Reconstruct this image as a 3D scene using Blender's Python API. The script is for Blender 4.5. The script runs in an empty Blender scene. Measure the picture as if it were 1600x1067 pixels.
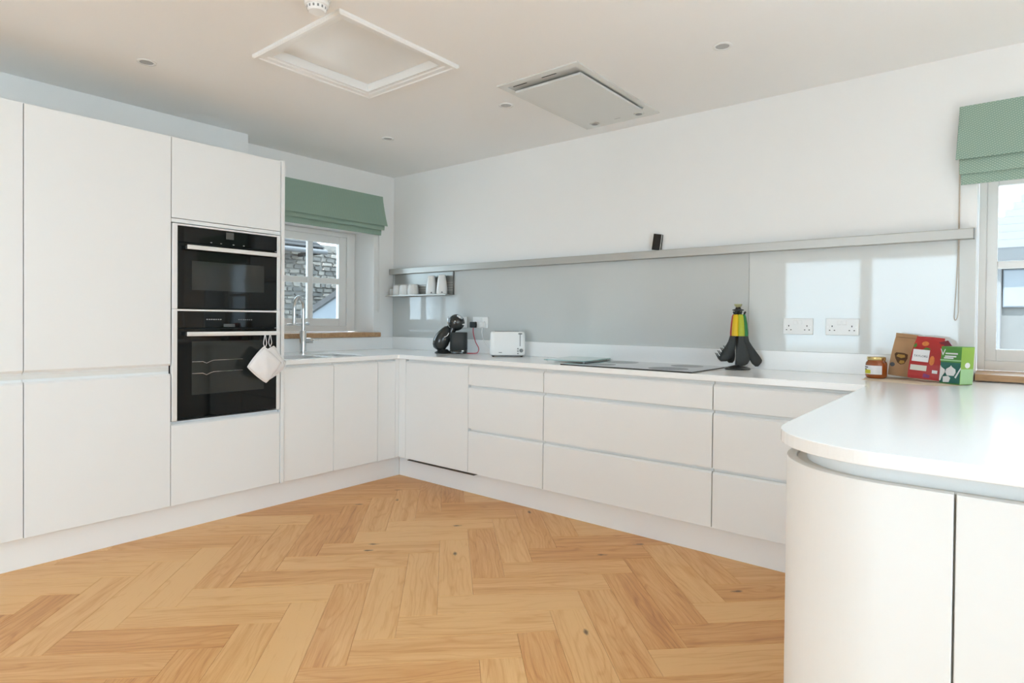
import bpy, bmesh, math, random
from mathutils import Vector, Matrix, Euler
random.seed(7)
scene = bpy.context.scene
COL = scene.collection
R = math.radians

# ------------------------------------------------------------------ camera
cd = bpy.data.cameras.new('camera'); cam = bpy.data.objects.new('camera', cd); COL.objects.link(cam)
scene.camera = cam
cd.sensor_fit = 'HORIZONTAL'; cd.sensor_width = 36.0
cd.lens = 36.0 * 942.006 / 1600.0
cd.shift_y = -22.52 / 1600.0
cd.clip_start = 0.05; cd.clip_end = 200
def cam_basis(yaw, pitch, roll):
    a, b, c = R(yaw), R(pitch), R(roll)
    fw = Vector((-math.sin(a)*math.cos(b), math.cos(a)*math.cos(b), math.sin(b)))
    rt = Vector((math.cos(a), math.sin(a), 0)); up = rt.cross(fw)
    return fw, rt*math.cos(c)+up*math.sin(c), up*math.cos(c)-rt*math.sin(c)
FW, RT, UP = cam_basis(38.998, -0.6502, 0.5223)
m = Matrix((RT, UP, -FW)).transposed().to_4x4(); m.translation = (4.1617, -3.4714, 1.1609)
cam.matrix_world = m

# ------------------------------------------------------------------ world, exposure
world = bpy.data.worlds.new('sky'); scene.world = world; world.use_nodes = True
bg = world.node_tree.nodes['Background']
bg.inputs[0].default_value = (0.665, 0.845, 1.0, 1); bg.inputs[1].default_value = 1.9
vs = scene.view_settings
vs.view_transform = 'Standard'; vs.look = 'None'; vs.gamma = 1.0; vs.use_curve_mapping = False
vs.exposure = 2.21
scene.cycles.use_denoising = True
scene.cycles.max_bounces = 12; scene.cycles.diffuse_bounces = 7; scene.cycles.glossy_bounces = 4
scene.cycles.use_adaptive_sampling = True; scene.cycles.adaptive_threshold = .015
scene.cycles.transmission_bounces = 6; scene.cycles.transparent_max_bounces = 12
scene.cycles.caustics_reflective = False; scene.cycles.caustics_refractive = False
scene.cycles.sample_clamp_indirect = 8.0

sl_ = bpy.data.lights.new('sun', 'SUN'); sl_.energy = 5.5; sl_.angle = R(1.0); sl_.color = (.90, .945, 1.0)
sun = bpy.data.objects.new('sun', sl_); COL.objects.link(sun); sun.rotation_euler = (R(22), 0, R(12))   # high sun behind the viewer, lighting the terrace outside
def portal(name, loc, rot, sx, sy):
    l = bpy.data.lights.new(name, 'AREA'); l.shape = 'RECTANGLE'; l.size = sx; l.size_y = sy
    l.cycles.is_portal = True
    o = bpy.data.objects.new(name, l); o.location = loc; o.rotation_euler = rot; COL.objects.link(o)
# window openings of the room, some of them added for daylight (the light enters here): y/x ranges
ROOM_X, ROOM_Y = 5.75, -6.3
CEIL = 2.40
portal('daylight_portal_rear', (2.65, ROOM_Y-0.28, 1.08), (R(90), 0, 0), 2.3, 2.14)
portal('daylight_portal_added_right', (ROOM_X+0.28, -3.5, 1.36), (R(90), 0, R(90)), 2.8, 1.72)  # guides daylight through the added side window
portal('daylight_portal_added_rooflight', (5.1, -1.95, CEIL+.22), (0, 0, 0), .8, 1.5)  # guides daylight through the added rooflight
portal('daylight_portal_back_window', (4.61, 0.30, 1.42), (R(-90), 0, 0), 1.06, 0.96)
portal('daylight_portal_left_window', (-0.315, -0.765, 1.475), (0, R(-90), 0), 0.84, 1.08)

# ------------------------------------------------------------------ materials
MATS = {}
def nn(nt, typ, **kw):
    n = nt.nodes.new(typ)
    for k, v in kw.items():
        if k in n.inputs: n.inputs[k].default_value = v
        else: setattr(n, k, v)
    return n
def mat(name, color=(.8,.8,.8), rough=.5, metal=0.0, coat=0.0, bump=None, noise=None, spec=.5, trans=0.0, ior=1.45):
    if name in MATS: return MATS[name]
    m = bpy.data.materials.new(name); m.use_nodes = True; nt = m.node_tree
    b = nt.nodes['Principled BSDF']
    b.inputs['Base Color'].default_value = (*color, 1); b.inputs['Roughness'].default_value = rough
    b.inputs['Metallic'].default_value = metal; b.inputs['Coat Weight'].default_value = coat
    b.inputs['Specular IOR Level'].default_value = spec; b.inputs['Transmission Weight'].default_value = trans
    b.inputs['IOR'].default_value = ior; b.inputs['Coat Roughness'].default_value = .03
    tc = nn(nt, 'ShaderNodeTexCoord')
    if noise:   # (scale, amount): gentle mottling of the surface colour
        n = nn(nt, 'ShaderNodeTexNoise', Scale=noise[0], Detail=4.0)
        nt.links.new(tc.outputs['Object'], n.inputs['Vector'])
        r = nn(nt, 'ShaderNodeMapRange'); r.inputs['To Min'].default_value = 1-noise[1]; r.inputs['To Max'].default_value = 1+noise[1]*.4
        nt.links.new(n.outputs['Fac'], r.inputs['Value'])
        mx = nn(nt, 'ShaderNodeVectorMath', operation='SCALE'); mx.inputs[0].default_value = color
        nt.links.new(r.outputs[0], mx.inputs['Scale']); nt.links.new(mx.outputs[0], b.inputs['Base Color'])
    if bump:    # (scale, strength)
        n = nn(nt, 'ShaderNodeTexNoise', Scale=bump[0], Detail=3.0)
        nt.links.new(tc.outputs['Object'], n.inputs['Vector'])
        bp = nn(nt, 'ShaderNodeBump', Strength=bump[1], Distance=.002)
        nt.links.new(n.outputs['Fac'], bp.inputs['Height']); nt.links.new(bp.outputs[0], b.inputs['Normal'])
    MATS[name] = m; return m

WALL = mat('wall_paint', (.87,.87,.86), .9, bump=(60,.08), noise=(3,.015), spec=.2)
CEILM = mat('ceiling_paint', (.87,.865,.855), .95, bump=(60,.08), noise=(2,.015), spec=.2)
CAB = mat('cabinet_lacquer', (.86,.865,.86), .38, noise=(2,.012), spec=.4)
CABIN = mat('cabinet_carcass', (.80,.78,.74), .6, noise=(3,.02))
PLINTH = mat('plinth_lacquer', (.90,.91,.915), .35, noise=(2,.012))
WTOP = mat('white_quartz', (.94,.94,.935), .16, noise=(220,.03), spec=.40)
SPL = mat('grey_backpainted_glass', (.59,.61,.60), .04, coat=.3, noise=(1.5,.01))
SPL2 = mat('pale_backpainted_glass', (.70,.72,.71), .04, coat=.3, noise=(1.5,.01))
STEEL = mat('brushed_steel', (.50,.49,.46), .42, .55, bump=(400,.03))
STEELW = mat('satin_aluminium', (.88,.875,.86), .32, .35, bump=(400,.02))
CHROME = mat('chrome', (.72,.73,.74), .06, 1.0, noise=(8,.03))
BLACKG = mat('black_oven_glass', (.006,.007,.007), .03, spec=.32, noise=(4,.2))
WINGL = mat('oven_window_glass', (.026,.029,.027), .04, spec=.55, noise=(6,.2))
BLACKP = mat('black_plastic', (.022,.024,.024), .30, noise=(30,.2), bump=(200,.05))
BLACKM = mat('matt_black_plastic', (.030,.033,.033), .55, noise=(30,.2), bump=(200,.05))
WHITEP = mat('white_plastic', (.84,.84,.83), .25, noise=(10,.01))
WHITEPAINT = mat('white_gloss_joinery', (.84,.835,.82), .30, noise=(5,.012), bump=(30,.03))
GREYP = mat('grey_print', (.25,.26,.26), .5, noise=(30,.1))
HOODM = mat('hood_white_metal', (.70,.71,.69), .25, noise=(5,.01))
DARK = mat('dark_void', (.02,.02,.02), .8, noise=(10,.2))
CERAM = mat('white_ceramic', (.83,.825,.81), .12, coat=.3, noise=(15,.01))
COTTON = mat('cream_cotton', (.88,.86,.86), .95, bump=(180,.5), noise=(20,.04), spec=.1)
CORD = mat('beige_cord', (.55,.48,.40), .7, noise=(200,.2))
REDC = mat('red_cable', (.55,.03,.06), .4, noise=(100,.1))
LAMP = mat('lamp_glass_off', (.45,.45,.44), .15, noise=(60,.2))
HOBM = mat('black_hob_glass', (.012,.012,.012), .05, coat=.5, noise=(5,.2))

def m_glass(name, tint=(1,1,1), refl=1.0):
    m = bpy.data.materials.new(name); m.use_nodes = True; nt = m.node_tree
    nt.nodes.remove(nt.nodes['Principled BSDF']); out = nt.nodes['Material Output']
    t = nn(nt, 'ShaderNodeBsdfTransparent'); t.inputs[0].default_value = (*tint, 1)
    g = nn(nt, 'ShaderNodeBsdfGlossy', Roughness=.01)
    f = nn(nt, 'ShaderNodeFresnel', IOR=1.45); mu = nn(nt, 'ShaderNodeMath', operation='MULTIPLY'); mu.inputs[1].default_value = refl
    nt.links.new(f.outputs[0], mu.inputs[0])
    mx = nn(nt, 'ShaderNodeMixShader'); nt.links.new(mu.outputs[0], mx.inputs[0])
    nt.links.new(t.outputs[0], mx.inputs[1]); nt.links.new(g.outputs[0], mx.inputs[2]); nt.links.new(mx.outputs[0], out.inputs[0])
    return m
GLASS = m_glass('window_glass', (.97,.985,.98), .8)
AQUA = mat('aqua_frosted_glass', (.50,.76,.75), .12, coat=.3, noise=(20,.03), trans=.25)
FROST = mat('frosted_tumbler_glass', (.70,.71,.70), .25, noise=(20,.03))

def m_wood(name, c_dark, c_mid, c_light, per_object=True, scale=1.0, rough=.38):
    m = bpy.data.materials.new(name); m.use_nodes = True; nt = m.node_tree; b = nt.nodes['Principled BSDF']; L = nt.links.new
    tc = nn(nt, 'ShaderNodeTexCoord'); oi = nn(nt, 'ShaderNodeObjectInfo')
    off = nn(nt, 'ShaderNodeVectorMath', operation='SCALE'); off.inputs[0].default_value = (37.0, 91.0, 53.0)
    L(oi.outputs['Random'], off.inputs['Scale'])
    add = nn(nt, 'ShaderNodeVectorMath', operation='ADD'); L(tc.outputs['Object'], add.inputs[0]); L(off.outputs[0], add.inputs[1])
    # large warp gives the cathedral figure
    mp1 = nn(nt, 'ShaderNodeMapping'); mp1.inputs['Scale'].default_value = (1.3*scale, 7*scale, 7*scale); L(add.outputs[0], mp1.inputs[0])
    n1 = nn(nt, 'ShaderNodeTexNoise', Scale=1.0, Detail=2.0, Roughness=.5); L(mp1.outputs[0], n1.inputs['Vector'])
    sep = nn(nt, 'ShaderNodeSeparateXYZ'); L(add.outputs[0], sep.inputs[0])
    rings = nn(nt, 'ShaderNodeMath', operation='MULTIPLY_ADD'); L(n1.outputs['Fac'], rings.inputs[0]); rings.inputs[1].default_value = 70.0
    ymul = nn(nt, 'ShaderNodeMath', operation='MULTIPLY'); L(sep.outputs['Y'], ymul.inputs[0]); ymul.inputs[1].default_value = 180.0*scale
    L(ymul.outputs[0], rings.inputs[2])
    sn = nn(nt, 'ShaderNodeMath', operation='SINE'); L(rings.outputs[0], sn.inputs[0])
    # fine pores along the grain
    mp2 = nn(nt, 'ShaderNodeMapping'); mp2.inputs['Scale'].default_value = (9*scale, 260*scale, 260*scale); L(add.outputs[0], mp2.inputs[0])
    n2 = nn(nt, 'ShaderNodeTexNoise', Scale=1.0, Detail=3.0, Roughness=.65); L(mp2.outputs[0], n2.inputs['Vector'])
    # broad streaks
    mp3 = nn(nt, 'ShaderNodeMapping'); mp3.inputs['Scale'].default_value = (1.4*scale, 22*scale, 22*scale); L(add.outputs[0], mp3.inputs[0])
    n3 = nn(nt, 'ShaderNodeTexNoise', Scale=1.0, Detail=3.0, Roughness=.6); L(mp3.outputs[0], n3.inputs['Vector'])
    hs = nn(nt, 'ShaderNodeMath', operation='MULTIPLY_ADD'); L(sn.outputs[0], hs.inputs[0]); hs.inputs[1].default_value = .5; hs.inputs[2].default_value = .5
    pw = nn(nt, 'ShaderNodeMath', operation='POWER'); L(hs.outputs[0], pw.inputs[0]); pw.inputs[1].default_value = 5.0
    n4 = nn(nt, 'ShaderNodeMapRange'); L(n3.outputs['Fac'], n4.inputs['Value']); n4.inputs['From Min'].default_value = 0; n4.inputs['To Min'].default_value = .18; n4.inputs['To Max'].default_value = .82
    a1 = nn(nt, 'ShaderNodeMath', operation='MULTIPLY_ADD'); L(pw.outputs[0], a1.inputs[0]); a1.inputs[1].default_value = -.115; L(n4.outputs[0], a1.inputs[2])
    a2 = nn(nt, 'ShaderNodeMath', operation='MULTIPLY_ADD'); L(n2.outputs['Fac'], a2.inputs[0]); a2.inputs[1].default_value = .44; L(a1.outputs[0], a2.inputs[2])
    tone = nn(nt, 'ShaderNodeMath', operation='MULTIPLY_ADD'); L(oi.outputs['Random'], tone.inputs[0]); tone.inputs[1].default_value = .36 if per_object else 0.0
    L(a2.outputs[0], tone.inputs[2])
    cr = nn(nt, 'ShaderNodeValToRGB'); L(tone.outputs[0], cr.inputs[0]); e = cr.color_ramp.elements
    e[0].position = .42; e[0].color = (*c_dark, 1); e[1].position = 1.0; e[1].color = (*c_light, 1)
    k = e.new(.72); k.color = (*c_mid, 1)
    # knots: sparse stretched voronoi cells
    mpk = nn(nt, 'ShaderNodeMapping'); mpk.inputs['Scale'].default_value = (2.4*scale, 6.5*scale, .01); L(add.outputs[0], mpk.inputs[0])
    wob = nn(nt, 'ShaderNodeTexNoise', Scale=40.0, Detail=2.0); L(tc.outputs['Object'], wob.inputs['Vector'])
    vo = nn(nt, 'ShaderNodeTexVoronoi', Scale=1.0); vo.voronoi_dimensions = '2D'; L(mpk.outputs[0], vo.inputs['Vector'])
    wsum = nn(nt, 'ShaderNodeMath', operation='MULTIPLY_ADD'); L(wob.outputs['Fac'], wsum.inputs[0]); wsum.inputs[1].default_value = .10; L(vo.outputs['Distance'], wsum.inputs[2])
    kr = nn(nt, 'ShaderNodeMapRange'); kr.inputs['From Min'].default_value = .070; kr.inputs['From Max'].default_value = .125; kr.inputs['To Min'].default_value = 1; kr.inputs['To Max'].default_value = 0
    L(wsum.outputs[0], kr.inputs['Value'])
    pick = nn(nt, 'ShaderNodeSeparateColor'); L(vo.outputs['Color'], pick.inputs[0])
    gt = nn(nt, 'ShaderNodeMath', operation='GREATER_THAN'); L(pick.outputs[0], gt.inputs[0]); gt.inputs[1].default_value = .84
    km = nn(nt, 'ShaderNodeMath', operation='MULTIPLY'); L(kr.outputs[0], km.inputs[0]); L(gt.outputs[0], km.inputs[1])
    km2 = nn(nt, 'ShaderNodeMath', operation='MULTIPLY'); L(km.outputs[0], km2.inputs[0]); km2.inputs[1].default_value = .85
    mix = nn(nt, 'ShaderNodeMix', data_type='RGBA'); L(km2.outputs[0], mix.inputs[0]); L(cr.outputs[0], mix.inputs[6]); mix.inputs[7].default_value = (.06, .035, .02, 1)
    L(mix.outputs[2], b.inputs['Base Color'])
    b.inputs['Roughness'].default_value = rough; b.inputs['Specular IOR Level'].default_value = .35
    bp = nn(nt, 'ShaderNodeBump', Strength=.12, Distance=.0015); L(n2.outputs['Fac'], bp.inputs['Height']); L(bp.outputs[0], b.inputs['Normal'])
    return m
OAKF = m_wood('oak_plank', (.46,.185,.058), (.69,.335,.118), (.83,.49,.21))
OAKS = m_wood('oak_sill', (.36,.19,.09), (.50,.30,.16), (.60,.38,.21), per_object=False)

def m_fabric():
    m = bpy.data.materials.new('green_woven_fabric'); m.use_nodes = True; nt = m.node_tree; b = nt.nodes['Principled BSDF']; L = nt.links.new
    tc = nn(nt, 'ShaderNodeTexCoord'); sp = nn(nt, 'ShaderNodeSeparateXYZ'); L(tc.outputs['Object'], sp.inputs[0])
    su = nn(nt, 'ShaderNodeMath', operation='ADD'); L(sp.outputs['X'], su.inputs[0]); L(sp.outputs['Y'], su.inputs[1])
    # staggered little dashes: columns 16 mm apart, rows 10 mm apart
    c1 = nn(nt, 'ShaderNodeMath', operation='MULTIPLY'); L(su.outputs[0], c1.inputs[0]); c1.inputs[1].default_value = 2*math.pi/.016
    s1 = nn(nt, 'ShaderNodeMath', operation='SINE'); L(c1.outputs[0], s1.inputs[0])
    c2 = nn(nt, 'ShaderNodeMath', operation='MULTIPLY'); L(sp.outputs['Z'], c2.inputs[0]); c2.inputs[1].default_value = 2*math.pi/.011
    s2 = nn(nt, 'ShaderNodeMath', operation='SINE'); L(c2.outputs[0], s2.inputs[0])
    pr = nn(nt, 'ShaderNodeMath', operation='MULTIPLY'); L(s1.outputs[0], pr.inputs[0]); L(s2.outputs[0], pr.inputs[1])
    mr = nn(nt, 'ShaderNodeMapRange'); L(pr.outputs[0], mr.inputs['Value']); mr.inputs['From Min'].default_value = .15; mr.inputs['From Max'].default_value = .8
    mix = nn(nt, 'ShaderNodeMix', data_type='RGBA'); L(mr.outputs[0], mix.inputs[0]); mix.inputs[6].default_value = (.27,.38,.31,1); mix.inputs[7].default_value = (.44,.54,.45,1)
    L(mix.outputs[2], b.inputs['Base Color']); b.inputs['Roughness'].default_value = .95; b.inputs['Specular IOR Level'].default_value = .1
    no = nn(nt, 'ShaderNodeTexNoise', Scale=500.0); L(tc.outputs['Object'], no.inputs['Vector'])
    bp = nn(nt, 'ShaderNodeBump', Strength=.25, Distance=.001); L(no.outputs['Fac'], bp.inputs['Height']); L(bp.outputs[0], b.inputs['Normal'])
    return m
FABRIC = m_fabric()

# ------------------------------------------------------------------ mesh helpers
def box(bm, x0, x1, y0, y1, z0, z1):
    vs_ = [bm.verts.new(p) for p in ((x0,y0,z0),(x1,y0,z0),(x1,y1,z0),(x0,y1,z0),(x0,y0,z1),(x1,y0,z1),(x1,y1,z1),(x0,y1,z1))]
    for f in ((3,2,1,0),(4,5,6,7),(0,1,5,4),(1,2,6,5),(2,3,7,6),(3,0,4,7)): bm.faces.new([vs_[i] for i in f])
    return bm
def B(*a):
    return box(bmesh.new(), *a)
def prism(bm, pts, fn, a, b):
    """extrude polygon pts [(p,q)] from a to b; fn(p,q,t) -> xyz"""
    lo = [bm.verts.new(fn(p, q, a)) for p, q in pts]; hi = [bm.verts.new(fn(p, q, b)) for p, q in pts]
    n = len(pts); bm.faces.new(lo[::-1]); bm.faces.new(hi)
    for i in range(n): bm.faces.new((lo[i], lo[(i+1) % n], hi[(i+1) % n], hi[i]))
    return bm
def loft(bm, st, seg=14, cap=True, power=2.0):
    """st: list of (centre, uvec, vvec) super-elliptic stations"""
    rings = []
    for c, u, v in st:
        c, u, v = Vector(c), Vector(u), Vector(v); ring = []
        for i in range(seg):
            t = 2*math.pi*i/seg; cs, sn = math.cos(t), math.sin(t)
            x = math.copysign(abs(cs)**(2/power), cs); y = math.copysign(abs(sn)**(2/power), sn)
            ring.append(bm.verts.new(c+u*x+v*y))
        rings.append(ring)
    for a, b in zip(rings, rings[1:]):
        for i in range(seg): bm.faces.new((a[i], a[(i+1) % seg], b[(i+1) % seg], b[i]))
    if cap: bm.faces.new(rings[0][::-1]); bm.faces.new(rings[-1])
    return bm
def tube(bm, pts, r, seg=10):
    pts = [Vector(p) for p in pts]; st = []; prev = None
    for i, p in enumerate(pts):
        d = (pts[min(i+1, len(pts)-1)]-pts[max(i-1, 0)]).normalized()
        if prev is None:
            u = d.orthogonal().normalized()
        else:
            u = (prev-d*prev.dot(d)).normalized()
        prev = u; rr = r[i] if isinstance(r, (list, tuple)) else r
        st.append((p, u*rr, d.cross(u)*rr))
    return loft(bm, st, seg)
def spline(pts, n=8):
    P = [Vector(p) for p in pts]; out = []
    for i in range(len(P)-1):
        p0, p1, p2, p3 = P[max(i-1,0)], P[i], P[i+1], P[min(i+2,len(P)-1)]
        for k in range(n):
            t = k/n
            out.append(.5*((2*p1)+(p2-p0)*t+(2*p0-5*p1+4*p2-p3)*t*t+(3*p1-p0-3*p2+p3)*t**3))
    return out+[P[-1]]
def lathe(bm, prof, seg=24, c=(0,0,0)):
    """prof [(r,z)] revolved about z through c"""
    return loft(bm, [((c[0], c[1], c[2]+z), (max(r,1e-4),0,0), (0,max(r,1e-4),0)) for r, z in prof], seg)
def wpos(o):
    v = Vector((0,0,0))
    while o: v += o.location; o = o.parent
    return v
def obj(name, bm, material, parent=None, world=True, bevel=0, smooth=False, segs=2, kind=None):
    bmesh.ops.recalc_face_normals(bm, faces=bm.faces)
    if parent and world:
        bmesh.ops.translate(bm, verts=bm.verts, vec=-wpos(parent))
    me = bpy.data.meshes.new(name); bm.to_mesh(me); bm.free()
    if smooth:
        for p in me.polygons: p.use_smooth = True
    o = bpy.data.objects.new(name, me); COL.objects.link(o)
    me.materials.append(material)
    if parent: o.parent = parent
    if bevel:
        b = o.modifiers.new('bevel', 'BEVEL'); b.width = bevel; b.segments = segs; b.limit_method = 'ANGLE'; b.angle_limit = R(35)
        b.harden_normals = False
    if smooth and smooth != 'all':
        try: me.set_sharp_from_angle(angle=R(40))
        except Exception: pass
    if kind: o['kind'] = kind
    return o
def tag(o, label, cat=None, group=None, kind=None):
    o['label'] = label
    if cat: o['category'] = cat
    if group: o['group'] = group
    if kind: o['kind'] = kind
    return o
def thing(name, loc, label=None, cat=None, group=None, kind=None, rotz=0):
    o = bpy.data.objects.new(name, None); o.empty_display_size = .05; COL.objects.link(o)
    o.location = loc; o.rotation_euler = (0, 0, rotz)
    if label: tag(o, label, cat, group, kind)
    elif kind: o['kind'] = kind
    return o
def lighten_text(txt, size, material, parent, mtx, name='lettering'):
    cu = bpy.data.curves.new(name, 'FONT'); cu.body = txt; cu.size = size; cu.extrude = .0002; cu.align_x = 'CENTER'; cu.align_y = 'CENTER'; cu.resolution_u = 3
    t = bpy.data.objects.new('tmp', cu); COL.objects.link(t)
    dg = bpy.context.evaluated_depsgraph_get(); me = bpy.data.meshes.new_from_object(t.evaluated_get(dg)); me.name = name
    bpy.data.objects.remove(t); bpy.data.curves.remove(cu)
    me.materials.clear(); me.materials.append(material)
    o = bpy.data.objects.new(name, me); COL.objects.link(o); o.parent = parent; o.matrix_local = mtx
    return o

# ------------------------------------------------------------------ room shell
def wall_x(name, x0, x1, ya, yb, holes, za=0, zb=CEIL+.05):
    """wall slab lying along y, with rectangular holes (y0,y1,z0,z1)"""
    bm = bmesh.new(); y = ya
    for h0, h1, z0, z1 in sorted(holes):
        box(bm, x0, x1, y, h0, za, zb)
        if z0 > za: box(bm, x0, x1, h0, h1, za, z0)
        box(bm, x0, x1, h0, h1, z1, zb); y = h1
    box(bm, x0, x1, y, yb, za, zb)
    bmesh.ops.remove_doubles(bm, verts=bm.verts, dist=1e-5)
    return obj(name, bm, WALL, kind='structure')
def wall_y(name, y0, y1, xa, xb, holes, za=0, zb=CEIL+.05):
    bm = bmesh.new(); x = xa
    for h0, h1, z0, z1 in sorted(holes):
        box(bm, x, h0, y0, y1, za, zb)
        if z0 > za: box(bm, h0, h1, y0, y1, za, z0)
        box(bm, h0, h1, y0, y1, z1, zb); x = h1
    box(bm, x, xb, y0, y1, za, zb)
    bmesh.ops.remove_doubles(bm, verts=bm.verts, dist=1e-5)
    return obj(name, bm, WALL, kind='structure')
T = .36
wall_x('wall_left', -T, 0, ROOM_Y, 0, [(-1.32, -.212, 1.008, 1.905)])
wall_y('wall_back', 0, T, -T, ROOM_X+T, [(4.072, 5.15, .908, 1.93)])
wall_y('wall_rear', ROOM_Y-T, ROOM_Y, -T, ROOM_X+T, [(1.5, 3.8, 0, 2.15)])
wall_x('wall_right', ROOM_X, ROOM_X+T, ROOM_Y, 0, [(-4.9, -2.1, .50, 2.22)])
# ceiling with the recess of the loft hatch
HX0, HX1, HY0, HY1 = 1.462, 2.042, -1.978, -1.402
RLX0, RLX1, RLY0, RLY1 = 4.7, 5.5, -2.7, -1.2     # rooflight added out of view on the right to brighten the worktop
bm = bmesh.new()
box(bm, -T, HX0, ROOM_Y-T, T, CEIL, CEIL+.05); box(bm, HX1, RLX0, ROOM_Y-T, T, CEIL, CEIL+.05)
box(bm, RLX1, ROOM_X+T, ROOM_Y-T, T, CEIL, CEIL+.05); box(bm, RLX0, RLX1, ROOM_Y-T, RLY0, CEIL, CEIL+.05); box(bm, RLX0, RLX1, RLY1, T, CEIL, CEIL+.05)
box(bm, RLX0-.05, RLX0, RLY0-.05, RLY1+.05, CEIL+.05, CEIL+.25); box(bm, RLX1, RLX1+.05, RLY0-.05, RLY1+.05, CEIL+.05, CEIL+.25)
box(bm, RLX0, RLX1, RLY0-.05, RLY0, CEIL+.05, CEIL+.25); box(bm, RLX0, RLX1, RLY1, RLY1+.05, CEIL+.05, CEIL+.25)
box(bm, HX0, HX1, ROOM_Y-T, HY0, CEIL, CEIL+.05); box(bm, HX0, HX1, HY1, T, CEIL, CEIL+.05)
box(bm, HX0-.1, HX1+.1, HY0-.1, HY1+.1, CEIL+.05, CEIL+.10)
ceiling = obj('ceiling', bm, CEILM, kind='structure')
rl = thing('window_5', (5.05, -1.95, CEIL+.2), kind='structure'); rl['label'] = 'added rooflight above the far side of the peninsula, out of view'
for a_ in ((RLX0+.001, RLX0+.06, RLY0+.001, RLY1-.001), (RLX1-.06, RLX1-.001, RLY0+.001, RLY1-.001), (RLX0+.06, RLX1-.06, RLY0+.001, RLY0+.06), (RLX0+.06, RLX1-.06, RLY1-.06, RLY1-.001)):
    obj('frame', B(*a_, CEIL+.16, CEIL+.20), WHITEPAINT, rl)
obj('pane', B(RLX0+.06, RLX1-.06, RLY0+.06, RLY1-.06, CEIL+.176, CEIL+.182), GLASS, rl)
# bulkhead above the tall units
o = obj('trim_1', B(0.001, .198, -4.2, -1.425, 2.13, CEIL-.0005), WALL, bevel=.002, kind='structure')

# ------------------------------------------------------------------ oak herringbone floor
floor = obj('floor', B(-T, ROOM_X+T, ROOM_Y-T, T, -.10, -.014), mat('floor_screed', (.25,.15,.07), .8, noise=(5,.1)), kind='structure')
ws, Ls, wt, Lt, s0, t0 = .162246, .641433, .148758, .595761, 2.057796, .600259
GAP = .0003
def plank_mesh(L, W, name):
    bm = B(-L/2+GAP, L/2-GAP, -W/2+GAP, W/2-GAP, -.013, 0)
    top = [e for e in bm.edges if all(abs(v.co.z) < 1e-6 for v in e.verts)]
    bmesh.ops.bevel(bm, geom=top, offset=.0009, segments=1, affect='EDGES')
    bmesh.ops.recalc_face_normals(bm, faces=bm.faces)
    me = bpy.data.meshes.new(name); bm.to_mesh(me); bm.free(); me.materials.append(OAKF); return me
ME_P = plank_mesh(Ls, wt, 'plank'); ME_Q = plank_mesh(Lt, ws, 'plank')
S2 = math.sqrt(2)
cands = []
for i in range(-45, 60):
    for j in range(-12, 14):
        sb, tb = s0+i*ws+j*Ls, t0-i*wt+j*Lt
        for typ, (sa, sc, ta, tcc) in (('P', (sb, sb+Ls, tb, tb+wt)), ('Q', (sb-ws, sb, tb+wt-Lt, tb+wt))):
            cs, ct = (sa+sc)/2, (ta+tcc)/2
            cor = [((s+t)/S2, (t-s)/S2) for s in (sa, sc) for t in (ta, tcc)]
            ins = [.03 < x < ROOM_X-.02 and ROOM_Y+.02 < y < -.03 for x, y in cor]
            if any(ins): cands.append((typ, (cs+ct)/S2, (ct-cs)/S2, all(ins)))
def vis(c):
    x, y = c[1:3]
    d = Vector((x, y, 0))-Vector((4.1617, -3.4714, 1.1609)); dep = d.dot(FW)
    if dep < .6: return 1e3
    u = 800+942*d.dot(RT)/dep; v = 511-942*d.dot(UP)/dep
    hid = x < .55 or y > -.36 or (x > 3.75 and y > -2.0)
    return d.length+(50 if hid or u < -260 or u > 1420 or v > 1400 else 0)
cands.sort(key=vis)
rest = bmesh.new()
def cut(b_, M_):
    """trim a plank that runs into a wall"""
    b_.transform(M_)
    for co, no in (((.03,0,0), (-1,0,0)), ((ROOM_X-.02,0,0), (1,0,0)), ((0,ROOM_Y+.02,0), (0,-1,0)), ((0,-.03,0), (0,1,0))):
        r = bmesh.ops.bisect_plane(b_, geom=b_.verts[:]+b_.edges[:]+b_.faces[:], plane_co=co, plane_no=no, clear_outer=True)
        ed = [e for e in r['geom_cut'] if isinstance(e, bmesh.types.BMEdge)]
        if ed: bmesh.ops.holes_fill(b_, edges=ed)
n_pl = 0
for c in cands:
    typ, x, y, whole = c
    ang = R(-45) if typ == 'P' else R(45)
    if random.random() < .5: ang += math.pi
    M_ = Matrix.Translation((x, y, 0)) @ Matrix.Rotation(ang, 4, 'Z')
    src = ME_P if typ == 'P' else ME_Q
    if n_pl < 300 and vis(c) < 50:
        n_pl += 1; me_ = src
        if not whole:
            b2 = bmesh.new(); b2.from_mesh(src); cut(b2, M_); b2.transform(M_.inverted())
            me_ = bpy.data.meshes.new('plank'); b2.to_mesh(me_); b2.free(); me_.materials.append(OAKF)
        p = bpy.data.objects.new('plank', me_); COL.objects.link(p)
        p.parent = floor; p.location = (x, y, 0); p.rotation_euler = (0, 0, ang)
    else:
        b2 = bmesh.new(); b2.from_mesh(src)
        if whole: b2.transform(M_)
        else: cut(b2, M_)
        mt = bpy.data.meshes.new('t'); b2.to_mesh(mt); b2.free(); rest.from_mesh(mt); bpy.data.meshes.remove(mt)
obj('outer_planks', rest, OAKF, floor, kind='stuff')

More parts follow.
